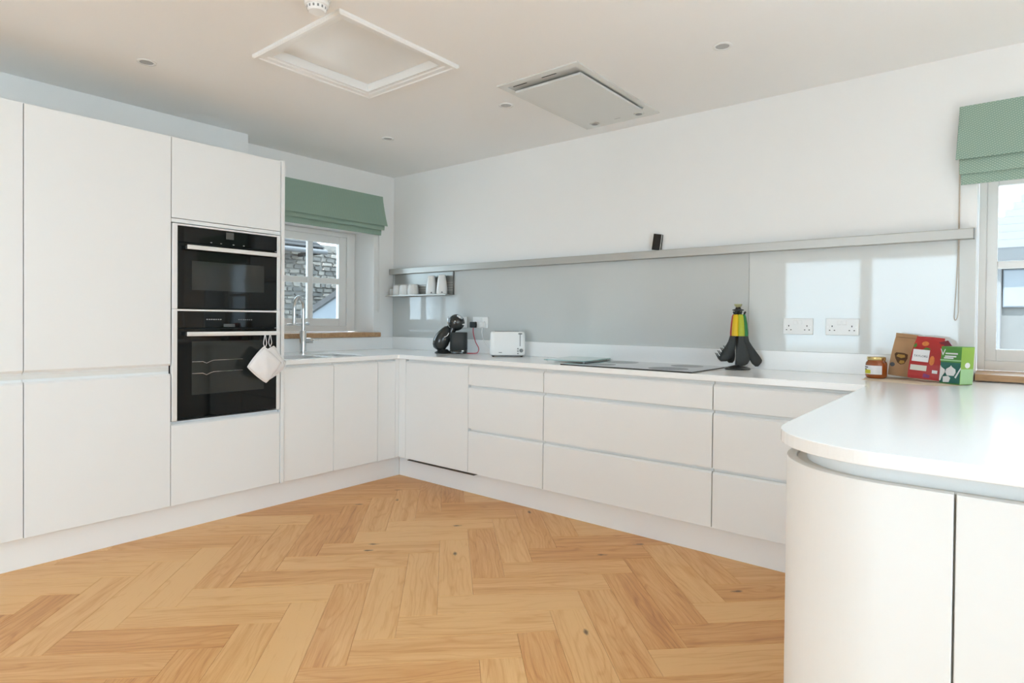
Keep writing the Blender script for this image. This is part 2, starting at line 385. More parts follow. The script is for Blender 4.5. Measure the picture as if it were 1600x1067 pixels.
# ------------------------------------------------------------------ windows
def casement(n, axis, plane, a0, a1, z0, z1, cols, rows_z, label, frame=(.035,.035,.035), stile=.055, rail=.055, bar=.026, depth=.06, sashes=1):
    """timber window lying in the plane axis=plane, spanning a0..a1, z0..z1; cols = bar centres; rows_z = bar centres; frame = (side, bottom, top)"""
    w = thing('window_%d' % n, (plane, (a0+a1)/2, z0) if axis == 'x' else ((a0+a1)/2, plane, z0), kind='structure')
    w['label'] = label
    def bx(p0, p1, q0, q1, r0, r1):
        return B(p0, p1, q0, q1, r0, r1) if axis == 'x' else B(q0, q1, p0, p1, r0, r1)
    pl, pr_ = plane-depth/2, plane+depth/2; fs, fb, ft = frame
    for q0, q1, r0, r1 in ((a0, a0+fs, z0, z1), (a1-fs, a1, z0, z1), (a0+fs, a1-fs, z0, z0+fb), (a0+fs, a1-fs, z1-ft, z1)):
        obj('frame', bx(pl, pr_, q0, q1, r0, r1), WHITEPAINT, w, bevel=.003)
    g = .0004; b0, b1, c0, c1 = a0+fs+g, a1-fs-g, z0+fb+g, z1-ft-g
    sl, sr = plane-depth/2+.008, plane+depth/2-.012
    if axis == 'y': sl, sr = plane-depth/2+.012, plane+depth/2-.008
    for k in range(sashes):
        d0 = b0+(b1-b0)*k/sashes+(.002 if k else 0); d1 = b0+(b1-b0)*(k+1)/sashes-(.002 if k < sashes-1 else 0)
        s = obj('sash', bx(sl, sr, d0, d0+stile, c0, c1), WHITEPAINT, w, bevel=.003)
        obj('stile', bx(sl, sr, d1-stile, d1, c0, c1), WHITEPAINT, s, bevel=.003)
        obj('rail', bx(sl, sr, d0+stile, d1-stile, c0, c0+rail), WHITEPAINT, s, bevel=.003)
        obj('rail', bx(sl, sr, d0+stile, d1-stile, c1-rail, c1), WHITEPAINT, s, bevel=.003)
        cb = sorted(c for c in cols if d0+stile < c < d1-stile)
        for c in cb: obj('glazing_bar', bx(sl+.006, sr-.006, c-bar/2, c+bar/2, c0+rail, c1-rail), WHITEPAINT, s, bevel=.003)
        xs = [d0+stile]+[x for c in cb for x in (c-bar/2, c+bar/2)]+[d1-stile]
        zs = [c0+rail]+[z for c in rows_z for z in (c-bar/2, c+bar/2)]+[c1-rail]
        for x0_, x1_ in zip(xs[::2], xs[1::2]):
            for r in rows_z: obj('glazing_bar', bx(sl+.006, sr-.006, x0_, x1_, r-bar/2, r+bar/2), WHITEPAINT, s, bevel=.003)
            for z0_, z1_ in zip(zs[::2], zs[1::2]):
                po = -.012 if axis == 'x' else .012
                obj('pane', bx(plane+po-.002, plane+po+.002, x0_, x1_, z0_, z1_), GLASS, s)
    return w
w1 = casement(1, 'x', -.29, -1.318, -.214, 1.05, 1.903, [-.645, -.915], [1.480], 'white painted casement window over the sink with small panes', frame=(.085,.049,.040), stile=.072, rail=.062, bar=.050)
w2 = casement(2, 'y', .29, 4.074, 5.148, .939, 1.928, [], [1.450], 'white painted window at the right end of the back wall', frame=(.030,.046,.040), stile=.043, rail=.056, bar=.036, sashes=2)
def big_glazing(n, axis, plane, a0, a1, z0, z1, k, label):
    w = thing('window_%d' % n, (plane, (a0+a1)/2, z0) if axis == 'x' else ((a0+a1)/2, plane, z0), kind='structure'); w['label'] = label
    bx = (lambda p0,p1,q0,q1,r0,r1: B(p0,p1,q0,q1,r0,r1)) if axis == 'x' else (lambda p0,p1,q0,q1,r0,r1: B(q0,q1,p0,p1,r0,r1))
    st = (a1-a0)/k
    for i in range(k):
        l, r = a0+i*st+.003, a0+(i+1)*st-.003
        f = obj('leaf', bx(plane-.03, plane+.03, l, l+.07, z0+.002, z1-.002), WHITEPAINT, w, bevel=.003)
        obj('stile', bx(plane-.03, plane+.03, r-.07, r, z0+.002, z1-.002), WHITEPAINT, f, bevel=.003)
        obj('rail', bx(plane-.03, plane+.03, l+.07, r-.07, z0+.002, z0+.12), WHITEPAINT, f, bevel=.003)
        obj('rail', bx(plane-.03, plane+.03, l+.07, r-.07, z1-.072, z1-.002), WHITEPAINT, f, bevel=.003)
        obj('pane', bx(plane-.003, plane+.003, l+.07, r-.07, z0+.12, z1-.072), GLASS, f)
big_glazing(3, 'y', ROOM_Y-.2, 1.5, 3.8, 0, 2.15, 2, 'white glazed garden doors in the wall behind the viewer')
big_glazing(4, 'x', ROOM_X+.2, -4.9, -2.1, .50, 2.22, 3, 'wide white window added in the right wall out of view')  # unseen side window, added to let more daylight into the room

# oak window boards
bm = bmesh.new()
out = [(-.255,-1.317), (.002,-1.317), (.002,-1.37), (.046,-1.37), (.046,-.175)]
out += [(.046-.012+.012*math.cos(t), -.175+.012*math.sin(t)) for t in (R(30), R(60), R(90))]+[(.002,-.163), (.002,-.2135), (-.255,-.2135)]
prism(bm, out, lambda p, q, t: (p, q, t), 1.0085, 1.047)
tag(obj('oak_window_sill', bm, OAKS, bevel=.006, segs=3), 'oak window sill under the casement window beside the tap', 'window sill')
bm = bmesh.new()
out = [(4.0735,.258), (4.0735,-.002), (4.076,-.002), (4.076,-.050), (5.20,-.050), (5.20,-.002), (5.1485,-.002), (5.1485,.258)]
prism(bm, out, lambda p, q, t: (p, q, t), .9085, .9375)
tag(obj('oak_window_sill', bm, OAKS, bevel=.005, segs=3), 'oak window sill just above the worktop at the right window', 'window sill')

# ------------------------------------------------------------------ kitchen units
XD, YD, FT = .75, .566, .028
ZB, ZT = .154, .8685
def jprof(zb, zt, scoop=True, d0=0.0):
    if scoop: return [(d0, zb), (FT, zb), (FT, zt-.021), (FT-.008, zt-.011), (.004, zt-.014), (.003, zt), (d0, zt)]
    return [(d0, zb), (FT, zb), (FT, zt), (d0, zt)]
def front_left(name, y0, y1, zb, zt, parent, scoop=True, invert=False):
    pr_ = jprof(zb, zt, scoop)
    if invert: pr_ = [(d, zb+zt-z) for d, z in pr_]
    return obj(name, prism(bmesh.new(), pr_, lambda d, z, t: (XD-FT+d, t, z), y0, y1), CAB, parent, bevel=.0012)
def front_back(name, x0, x1, zb, zt, parent, scoop=True):
    return obj(name, prism(bmesh.new(), jprof(zb, zt, scoop), lambda d, z, t: (t, -YD+FT-d, z), x0, x1), CAB, parent, bevel=.0012)
g = .0016
# tall larder units
def tall(y0, y1, label):
    t = thing('tall_cabinet', (.36, (y0+y1)/2, 0), label, 'cabinet', 'tall cabinets along the left wall')
    obj('body', B(.003, XD-FT-.001, y0, y1, .152, 2.112), CABIN, t)
    front_left('door', y0+g, y1-g, .156, .872, t)
    front_left('door', y0+g, y1-g, .893, 2.114, t, scoop=True, invert=True)
tall(-3.368, -2.7475, 'tall white cabinet cut by the left edge of the photo')
tall(-2.7475, -2.127, 'tall white handleless cabinet between the photo edge and the ovens')
# oven housing
OY0, OY1 = -2.127, -1.5035
t = thing('oven_housing', (.36, (OY0+OY1)/2, 0), 'tall white cabinet housing the two black ovens', 'cabinet', 'tall cabinets along the left wall')
bm = bmesh.new()
box(bm, .003, XD-FT-.001, OY0, OY1, .152, .598); box(bm, .003, XD-FT-.001, OY0, OY1, 1.668, 2.112)
box(bm, .003, .02, OY0, OY1, .598, 1.668)
obj('body', bm, CABIN, t)
front_left('drawer_front', OY0+g, OY1-g, .156, .601, t)
front_left('flap_door', OY0+g, OY1-g, 1.689, 2.114, t, scoop=False)
obj('filler_strip', B(XD-FT, XD-.004, OY0+g, OY1-g, 1.6655, 1.686), CAB, t, bevel=.001)
tag(obj('end_panel', B(.003, XD+.006, -1.5015, -1.480, .1515, 2.118), CAB, bevel=.0012), 'tall white end panel between the ovens and the sink run', 'panel')
tag(obj('plinth', B(.666, .6865, -3.368, -.503, 0, .150), PLINTH, bevel=.001), 'long white plinth under the tall cabinets and sink run', 'plinth')
tag(obj('plinth', B(.688, 3.76, -.503, -.483, 0, .1465), PLINTH, bevel=.001), 'long white plinth under the drawer run on the back wall', 'plinth')
# sink base
t = thing('sink_cabinet', (.36, -1.115, 0), 'white two-door base cabinet under the sink', 'cabinet')
bm = bmesh.new()
box(bm, .003, XD-FT-.001, -1.478, -.759, .152, .64); box(bm, XD-FT-.02, XD-FT-.001, -1.478, -.759, .64, .871); box(bm, .003, .02, -1.478, -.759, .64, .871)
obj('body', bm, CABIN, t)
front_left('door', -1.476, -1.122, ZB, ZT, t); front_left('door', -1.119, -.7595, ZB, ZT, t)
# blind corner
t = thing('corner_cabinet', (.36, -.3, 0), 'white corner base cabinet with narrow front where the two runs meet', 'cabinet')
obj('body', B(.003, XD-FT-.001, -.757, -.004, .152, .871), CABIN, t)
front_left('filler_panel', -.756, -.600, ZB, ZT, t)
bm = bmesh.new(); box(bm, XD-FT, XD, -.598, -.5665, ZB, .8715); box(bm, XD-.001, .8235, -.5655, -YD+FT, ZB, .8715)
obj('corner_post', bm, CAB, t, bevel=.001)
# dishwasher
t = thing('dishwasher', (1.13, -.3, 0), 'integrated dishwasher behind a plain white front next to the corner', 'dishwasher')
obj('body', B(.826, 1.4425, -YD+FT+.001, -.004, .152, .871), CABIN, t)
front_back('door', .8265, 1.4415, ZB, ZT, t)
obj('steel_strip', B(.832, 1.486, -.552, -.5035, .1365, .1425), mat('dark_steel', (.22,.21,.20), .35, .8, noise=(20,.1)), t, bevel=.0008)
# drawer units
def drawers(x0, x1, label):
    t = thing('drawer_unit', ((x0+x1)/2, -.3, 0), label, 'drawers', 'drawer units on the back wall')
    obj('body', B(x0, x1, -YD+FT+.001, -.004, .152, .871), CABIN, t)
    for za, zb_ in ((ZB, .4405), (.4455, .727), (.732, ZT)):
        front_back('drawer_front', x0+g, x1-g, za, zb_, t)
drawers(1.4435, 2.054, 'white three-drawer unit between the dishwasher and the hob')
drawers(2.0555, 3.0755, 'wide white three-drawer unit under the hob')
drawers(3.077, 3.752, 'white three-drawer unit partly hidden behind the peninsula')

# worktop, one continuous slab
ZW0, ZW1 = .8736, .9036
PCX, PCY, PR = 3.985, -1.832, .25
PX1 = 4.86
outer = [(.003,-1.4785), (.77,-1.4785), (.77,-.596), (.78,-.586), (3.725,-.586), (3.735,-.596)]
outer += [(PCX-PR*math.cos(R(a)), PCY-PR*math.sin(R(a))) for a in range(0, 91, 6)]
outer += [(PX1,-2.082), (PX1,-.002), (.003,-.002)]
def rrect(x0, x1, y0, y1, r, n=4):
    o_ = []
    for cx, cy, a in ((x1-r, y1-r, 0), (x0+r, y1-r, 90), (x0+r, y0+r, 180), (x1-r, y0+r, 270)):
        for k in range(n+1): o_.append((cx+r*math.cos(R(a+90*k/n)), cy+r*math.sin(R(a+90*k/n))))
    return o_
SINKS = [(.36, .69, -1.43, -1.11), (.33, .69, -1.04, -.83)]
bm = bmesh.new(); eds = []
for loop in [outer]+[rrect(*s, .03) for s in SINKS]:
    vv = [bm.verts.new((x, y, ZW1)) for x, y in loop]
    eds += [bm.edges.new((vv[i], vv[(i+1) % len(vv)])) for i in range(len(vv))]
bmesh.ops.triangle_fill(bm, use_beauty=True, edges=eds, use_dissolve=False)
bmesh.ops.dissolve_limit(bm, angle_limit=R(1), verts=bm.verts, edges=bm.edges)
ex = bmesh.ops.extrude_face_region(bm, geom=bm.faces[:])
bmesh.ops.translate(bm, verts=[v for v in ex['geom'] if isinstance(v, bmesh.types.BMVert)], vec=(0, 0, ZW0-ZW1))
tag(obj('worktop', bm, WTOP, bevel=.003), 'glossy white quartz worktop running round the kitchen and over the peninsula', 'worktop')
# undermount sink
SINKM = mat('sink_steel', (.62,.63,.63), .28, .85, bump=(300,.03))
t = thing('sink', (.52, -1.12, .70), 'undermount one and a half bowl sink below the window', 'sink')
for (x0, x1, y0, y1), dep in zip(SINKS, (.18, .13)):
    bm = bmesh.new(); zt_ = ZW0-.0005
    a = rrect(x0-.006, x1+.006, y0-.006, y1+.006, .032); b = rrect(x0, x1, y0, y1, .03); c = rrect(x0+.02, x1-.02, y0+.02, y1-.02, .04)
    ra = [bm.verts.new((x, y, zt_)) for x, y in a]; rb = [bm.verts.new((x, y, zt_-dep)) for x, y in c]
    ro = [bm.verts.new((x, y, zt_)) for x, y in rrect(x0-.012, x1+.012, y0-.012, y1+.012, .036)]; rp = [bm.verts.new((x, y, zt_-dep-.004)) for x, y in c]
    n = len(a)
    for i in range(n):
        k = (i+1) % n
        bm.faces.new((ra[i], ra[k], rb[k], rb[i])); bm.faces.new((ro[i], ro[k], rp[k], rp[i])); bm.faces.new((ra[i], ra[k], ro[k], ro[i]))
    bm.faces.new(rb); bm.faces.new(rp)
    bo = obj('bowl', bm, SINKM, t)
    obj('drain', lathe(bmesh.new(), [(.0, .0), (.034, .0), (.034, .003), (.020, .004), (.0, .002)], 20, ((x0+x1)/2, (y0+y1)/2, zt_-dep+.0005)), CHROME, bo, smooth=True)
# upstands
tag(obj('upstand', B(.021, 4.070, -.020, -.0005, ZW1+.0003, 1.008), WTOP, bevel=.0015), 'white quartz upstand along the back wall', 'upstand')
tag(obj('upstand', B(.0005, .020, -1.4785, -.0005, ZW1+.0003, 1.006), WTOP, bevel=.0015), 'white quartz upstand behind the sink', 'upstand')
# glass splashback panels
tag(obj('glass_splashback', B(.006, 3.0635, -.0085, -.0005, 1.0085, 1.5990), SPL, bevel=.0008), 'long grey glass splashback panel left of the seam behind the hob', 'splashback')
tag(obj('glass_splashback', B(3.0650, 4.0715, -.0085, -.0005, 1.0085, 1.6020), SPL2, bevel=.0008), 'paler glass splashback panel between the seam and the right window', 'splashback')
# metal rail along the top of the glass
t = thing('wall_rail', (2.03, -.03, 1.549), 'long brushed metal rail along the top of the splashback', 'rail')
prof = [(-.009, 1.549), (-.050, 1.549), (-.052, 1.551), (-.052, 1.593), (-.050, 1.5965), (-.009, 1.5965)]
obj('bar', prism(bmesh.new(), prof, lambda p, q, tt: (tt, p, q), .012, 4.062), STEEL, t, bevel=.0008)
obj('end_cap', B(4.0622, 4.066, -.0525, -.009, 1.5485, 1.597), GREYP, t, bevel=.0006)
obj('end_cap', B(.008, .0118, -.0525, -.009, 1.5485, 1.597), GREYP, t, bevel=.0006)

# peninsula cabinet
t = thing('peninsula_cabinet', (4.25, -1.3, 0), 'white peninsula cabinet with a curved corner door', 'cabinet')
def pen_outline(off, x1, y1=-.59):
    r = PR-.015-off
    return [(PCX-r, y1)]+[(PCX-r*math.cos(R(a)), PCY-r*math.sin(R(a))) for a in range(0, 91, 6)]+[(x1, PCY-r), (x1, y1)]
obj('body', prism(bmesh.new(), pen_outline(.024, 4.80), lambda p, q, z: (p, q, z), .150, .836), CABIN, t)
obj('recess_rail', prism(bmesh.new(), pen_outline(.045, 4.80), lambda p, q, z: (p, q, z), .8365, .8734), CAB, t)
obj('plinth', prism(bmesh.new(), pen_outline(.075, 4.74), lambda p, q, z: (p, q, z), .0, .1495), PLINTH, t)
def pen_door(name, pts_out, pts_in, z0, z1):
    bm = bmesh.new(); prism(bm, pts_out+pts_in[::-1], lambda p, q, z: (p, q, z), z0, z1)
    return obj(name, bm, CAB, t, bevel=.0015)
ro_, ri_ = PR-.015, PR-.015-.022
arc = lambda r: [(PCX-r*math.cos(R(a)), PCY-r*math.sin(R(a))) for a in range(0, 91, 3)]
pen_door('curved_door', [(PCX-ro_, -1.66)]+arc(ro_)+[(4.0985, PCY-ro_)], [(PCX-ri_, -1.66)]+arc(ri_)+[(4.0985, PCY-ri_)], .152, .8400)
pen_door('door', [(4.1025, PCY-ro_), (4.70, PCY-ro_)], [(4.1025, PCY-ri_), (4.70, PCY-ri_)], .152, .8400)
pen_door('door', [(PCX-ro_, -1.657), (PCX-ro_, -1.10)], [(PCX-ri_, -1.657), (PCX-ri_, -1.10)], .152, .8400)
pen_door('door', [(PCX-ro_, -1.097), (PCX-ro_, -.62)], [(PCX-ri_, -1.097), (PCX-ri_, -.62)], .152, .8400)
obj('side_panel', B(4.8015, 4.821, PCY-ro_, -.02, 0, .8734), CAB, t, bevel=.001)
#--PART2--
# ------------------------------------------------------------------ ovens
def oven(z0, z1, label, split, handle, win, lower):
    y0, y1 = -2.1235, -1.5075
    t = thing('oven', (.45, (y0+y1)/2, z0), label, 'oven', 'built-in ovens')
    obj('body', B(.12, XD-.024, y0+.02, y1-.02, z0+.004, z1-.004), BLACKM, t)
    obj('side_trim', B(XD-.020, XD+.006, y0, y0+.026, z0, z1), STEELW, t, bevel=.0015)
    obj('side_trim', B(XD-.022, XD+.006, y1-.022, y1, z0, z1), STEELW, t, bevel=.0015)
    obj('top_trim', B(XD-.022, XD+.005, y0+.0265, y1-.0225, z1-.0095, z1), STEELW, t, bevel=.001)
    a, b = y0+.027, y1-.023
    cp = obj('control_panel', B(XD-.022, XD+.003, a, b, split+.003, z1-.0105), BLACKG, t, bevel=.001)
    d = obj('door', B(XD-.022, XD+.004, a, b, z0+.006, split-.003), BLACKG, t, bevel=.001)
    # the see-through part of the door
    obj('window', B(XD+.0042, XD+.0048, win[0], win[1], win[2], win[3]), WINGL, d)
    hb = obj('handle', prism(bmesh.new(), [(.040, handle-.0115), (.052, handle-.0115), (.054, handle), (.052, handle+.0115), (.040, handle+.0115)], lambda p, q, tt: (XD+p, tt, q), -2.064, -1.5335), STEELW, d, bevel=.0015)
    for yy in (-2.060, -1.5525): obj('handle_bracket', B(XD+.0045, XD+.0395, yy, yy+.014, handle-.009, handle+.009), BLACKP, hb, bevel=.002)
    return t, cp, d
t1_, cp1, d1 = oven(1.2055, 1.6605, 'compact black glass oven, the upper of the two built-in ovens', 1.562, 1.5365, (-2.024, -1.612, 1.310, 1.468), False)
t2_, cp2, d2 = oven(.6065, 1.2045, 'large black glass oven with racks, the lower of the two built-in ovens', 1.101, 1.0715, (-2.023, -1.610, .738, 1.030), True)
MARK = mat('panel_print', (.42,.43,.43), .4, noise=(50,.1)); DISP = mat('display_grey', (.055,.058,.058), .15, noise=(10,.1)); DISP2 = mat('display_dim', (.10,.105,.105), .2, noise=(10,.1))
obj('display', B(XD+.0032, XD+.0037, -1.838, -1.794, 1.604, 1.642), DISP2, cp1)
for yy in (-1.925, -1.87, -1.80, -1.74): obj('touch_mark', B(XD+.0032, XD+.0036, yy, yy+.009, 1.574, 1.578), MARK, cp1)
obj('display', B(XD+.0032, XD+.0037, -1.850, -1.786, 1.108, 1.126), DISP2, cp2)
for k in range(7): obj('touch_mark', B(XD+.0032, XD+.0036, -1.945+k*.0125, -1.938+k*.0125, 1.148, 1.1525), MARK, cp2)
for k in range(7): obj('touch_mark', B(XD+.0032, XD+.0036, -1.765+k*.0125, -1.759+k*.0125, 1.148, 1.1515), MARK, cp2)
for zr in (.9195, .8555):
    bm = bmesh.new()
    tube(bm, [(XD+.0062, -2.022, zr), (XD+.0062, -1.965, zr-.001), (XD+.0062, -1.945, zr-.011), (XD+.0062, -1.925, zr-.002), (XD+.0062, -1.905, zr+.004), (XD+.0062, -1.74, zr+.004)], .0014, 6)
    obj('rack_rail', bm, CHROME, d2, smooth=True)

# quilted pot holders on the lower oven handle
def pot_holder(yc, zc, xc, ang, label, flip=1):
    t = thing('pot_holder', (xc, yc, zc+.19), label, 'pot holder', 'pot holders on the oven handle')
    h = .079; n = 14; bm = bmesh.new(); grid = {}
    for side in (0, 1):
        for i in range(n+1):
            for j in range(n+1):
                a, b = -1+2*i/n, -1+2*j/n
                # square to rounded square
                k = 1-.07*(a*a*b*b)
                puff = (max(0, 1-abs(a)**3)*max(0, 1-abs(b)**3))**.5
                rim = .0045 if max(abs(a), abs(b)) > .86 else 0
                q = .004*math.sin(a*5)*math.sin(b*5)*puff
                x = (.004+.013*puff+rim*.5+q) if side == 0 else -(.002+.004*puff+rim*.4)
                if i in (0, n) or j in (0, n): x = 0
                u, w = a*h*k, b*h*k
                yy = u*math.cos(ang)-w*math.sin(ang); zz = u*math.sin(ang)+w*math.cos(ang)
                key = (side if not (i in (0, n) or j in (0, n)) else 0, i, j)
                if key not in grid: grid[key] = bm.verts.new((x*flip, yy, zz-.128))
    for side in (0, 1):
        for i in range(n):
            for j in range(n):
                vs4 = []
                for (p, q) in ((i, j), (i+1, j), (i+1, j+1), (i, j+1)):
                    vs4.append(grid[(side if not (p in (0, n) or q in (0, n)) else 0, p, q)])
                try: bm.faces.new(vs4)
                except ValueError: pass
    obj('pad', bm, COTTON, t, world=False, smooth='all')
    per = []
    for k in range(48):
        q = k/12; sd = int(q); f = (q-sd)*2-1; a, b = ((f,-1),(1,f),(-f,1),(-1,-f))[sd]; kk = 1-.07*(a*a*b*b)
        per.append((0, a*h*kk*math.cos(ang)-b*h*kk*math.sin(ang), a*h*kk*math.sin(ang)+b*h*kk*math.cos(ang)-.128))
    obj('binding', tube(bmesh.new(), per+per[:1], .0035, 8), COTTON, t, world=False, smooth=True)
    top = -.128+h*math.sqrt(2)*.93
    pts = [(0, 0, top-.004), (.002, -.010, top+.018), (.002, -.007, top+.045), (.001, 0, top+.072), (-.001, .006, top+.045), (-.001, .010, top+.018), (0, 0, top-.004)]
    obj('hanging_loop', tube(bmesh.new(), spline(pts, 5), .0022, 8), COTTON, t, world=False, smooth=True)
    return t
pot_holder(-1.646, .8265, .832, R(45+4), 'cream quilted pot holder in front, hanging from the lower oven handle')
pot_holder(-1.600, .8300, .806, R(45-13), 'cream quilted pot holder behind the other, hanging nearest the end panel')

# ------------------------------------------------------------------ hob and glass board
t = thing('induction_hob', (2.568, -.31, ZW1), 'black glass induction hob set on the back worktop', 'hob')
obj('glass_top', B(2.171, 2.966, -.563, -.047, ZW1+.0004, ZW1+.0062), HOBM, t, bevel=.001)
for (x, y, r) in ((2.36,-.43,.09), (2.36,-.18,.105), (2.78,-.43,.105), (2.78,-.18,.09)):
    bm = bmesh.new(); loft(bm, [((x,y,ZW1+.0063), (r,0,0), (0,r,0)), ((x,y,ZW1+.00645), (r,0,0), (0,r,0))], 40)
    obj('zone_ring', bm, mat('hob_zone_print', (.05,.05,.05), .2, noise=(20,.2)), t)
bm = bmesh.new(); prism(bm, rrect(-.145, .145, -.19, .19, .012), lambda p, q, z: (p, q, z), 0, .005)
t = thing('glass_chopping_board', (2.075, -.225, ZW1+.0125), 'pale aqua glass chopping board lying across the left edge of the hob', 'chopping board', rotz=R(6))
obj('plate', bm, AQUA, t, world=False, bevel=.001)
for sx in (-.125, .125):
    for sy in (-.17, .17): obj('foot', lathe(bmesh.new(), [(0,-.0060),(.006,-.0060),(.006,-.0002),(0,-.0002)], 10, (sx, sy, 0)), FROST, t, world=False)

# ------------------------------------------------------------------ tap
TX, TY = .215, -1.016
t = thing('kitchen_tap', (TX, TY, ZW1), 'tall chrome kitchen tap with an arched spout behind the sink', 'tap')
obj('body', lathe(bmesh.new(), [(.0,.0004),(.027,.0004),(.027,.006),(.0235,.008),(.0235,.163),(.021,.168),(.0,.168)], 24, (TX, TY, ZW1)), CHROME, t, smooth=True)
dv = Vector((.45, -.89, 0)).normalized()
def tp(a, z): return Vector((TX, TY, ZW1+z))+dv*a
arch = [tp(0,.165), tp(0,.26), tp(0,.30)]+[tp(.058-.058*math.cos(R(k)), .325+.085*math.sin(R(k))) for k in range(0, 181, 15)]+[tp(.117,.29), tp(.1185,.222)]
obj('spout', tube(bmesh.new(), arch, .0125, 14), CHROME, t, smooth=True)
obj('nozzle', tube(bmesh.new(), [tp(.1185,.245), tp(.119,.228), tp(.119,.215)], [.0145,.0155,.0145], 14), CHROME, t, smooth=True)
ar = obj('support_arm', tube(bmesh.new(), [tp(-.055,.216), tp(-.03,.216), tp(.115,.216), tp(.20,.214)], [.010,.0065,.0065,.005], 10), CHROME, t, smooth=True)
obj('knob', tube(bmesh.new(), [tp(-.075,.216), tp(-.07,.216), tp(-.055,.216), tp(-.04,.216)], [.006,.0115,.012,.007], 12), CHROME, ar, smooth=True)
lv = Vector((.55, .83, 0)).normalized()
b0 = Vector((TX, TY, ZW1+.095))
lo = obj('lever_barrel', tube(bmesh.new(), [b0+lv*.02, b0+lv*.024, b0+lv*.068, b0+lv*.072], [.016,.0185,.0185,.015], 16), CHROME, t, smooth=True)
obj('lever_pin', tube(bmesh.new(), [b0+lv*.070, b0+lv*.11+Vector((0,0,.004))], [.0035,.003], 8), CHROME, lo, smooth=True)

# ------------------------------------------------------------------ roman blinds
def blind(axis, a0, a1, z_top, folds, label, depth0, chain_a, chain_z, chain_side):
    """folds: list of (bottom z, inset from a-end, outward offset)"""
    P = (lambda d, a, z: (d, a, z)) if axis == 'x' else (lambda d, a, z: (a, -d, z))
    c = P(.02, (a0+a1)/2, z_top)
    t = thing('roman_blind', c, label, 'blind', 'green roman blinds')
    bx0 = B(.002, .024, a0+.006, a1-.006, z_top-.028, z_top-.004) if axis == 'x' else B(a0+.006, a1-.006, -.024, -.002, z_top-.028, z_top-.004)
    obj('headrail', bx0, WHITEPAINT, t)
    zt_ = z_top
    names = ['fabric_panel', 'fold', 'fold']
    for k, (zb, ins, off) in enumerate(folds):
        bm = bmesh.new(); n = 12; th = .0035
        top = zt_ if k == 0 else folds[k-1][0]+.03
        prof = []
        for i in range(n+1):
            f = i/n; z = top+(zb-top)*f
            d = depth0+off*(f**1.5 if k == 0 else 1)+(.004*math.sin(math.pi*f))
            prof.append((d, z))
        pl = prof+[(d-th, z) for d, z in reversed(prof)]
        if axis == 'x': prism(bm, pl, lambda d, z, tt: (d, tt, z), a0+ins, a1-ins)
        else: prism(bm, pl, lambda d, z, tt: (tt, -d, z), a0+ins, a1-ins)
        if k == 0:   # flared lower corners
            ce = (a0+a1)/2
            for v in bm.verts:
                f = max(0, min(1, (top-v.co.z)/(top-zb)))
                co = v.co.y if axis == 'x' else v.co.x
                s = .010*f*f*(1 if co > ce else -1)
                if axis == 'x': v.co.y += s
                else: v.co.x += s
        obj(names[k], bm, FABRIC, t, smooth=True)
    if chain_a is not None:
        d = depth0+.012
        pts = [P(.012, chain_a, z_top-.06), P(.012, chain_a, folds[0][0]), P(.014, chain_a+.002*chain_side, chain_z+.12), P(.014, chain_a+.001, chain_z+.03), P(.014, chain_a-.006, chain_z), P(.014, chain_a-.013, chain_z+.012), P(.014, chain_a-.011, chain_z+.06), P(.0135, chain_a-.002, chain_z+.35), P(.009, chain_a-.003, folds[0][0]), P(.009, chain_a-.003, z_top-.06)]
        obj('pull_chain', tube(bmesh.new(), spline(pts, 6), .0019, 6), CORD if axis == 'y' else WHITEP, t, smooth=True)
    return t
blind('x', -1.38, -.150, 2.207, [(1.951, .0, .055), (1.918, .006, .030), (1.874, .022, .006)], 'sage green roman blind drawn up over the window by the tap', .036, -.168, 1.223, 1)
blind('y', 4.003, 5.23, 2.155, [(1.908, .0, .034), (1.843, .004, .016), (1.797, .010, .002)], 'patterned sage green roman blind at the right window, cut by the photo edge', .034, 4.008, 1.180, 1)

# ------------------------------------------------------------------ ceiling fittings
t = thing('loft_hatch', (1.752, -1.69, CEIL), 'white square loft hatch with a moulded frame in the ceiling', 'loft hatch')
ox0, ox1, oy0, oy1 = 1.408, 2.096, -2.032, -1.348
prof = [(0,0), (0,-.012), (.006,-.018), (.020,-.018), (.024,-.013), (.046,-.011), (.050,-.006), (.054,-.006), (.054,0)]   # (inwards, z)
cor = [(ox0,oy0,1,1), (ox1,oy0,-1,1), (ox1,oy1,-1,-1), (ox0,oy1,1,-1)]
for i in range(4):
    (xa,ya,ia,ja), (xb,yb,ib,jb) = cor[i], cor[(i+1) % 4]; bm = bmesh.new()
    A_ = [bm.verts.new((xa+ia*p, ya+ja*p, CEIL-.0003+q)) for p, q in prof]; B_ = [bm.verts.new((xb+ib*p, yb+jb*p, CEIL-.0003+q)) for p, q in prof]
    bm.faces.new(A_); bm.faces.new(B_)
    for k in range(len(prof)): bm.faces.new((A_[k], A_[(k+1) % len(prof)], B_[(k+1) % len(prof)], B_[k]))
    obj('architrave', bm, WHITEPAINT, t)
li = .002
for a in ((HX0+.0005, HX0+.014, HY0+.0005, HY1-.0005), (HX1-.014, HX1-.0005, HY0+.0005, HY1-.0005), (HX0+.014, HX1-.014, HY0+.0005, HY0+.014), (HX0+.014, HX1-.014, HY1-.014, HY1-.0005)):
    obj('lining', B(*a, CEIL-.006, CEIL+.0485), WHITEPAINT, t)
obj('panel', B(HX0+.017, HX1-.017, HY0+.017, HY1-.017, CEIL+.034, CEIL+.049), WHITEPAINT, t)

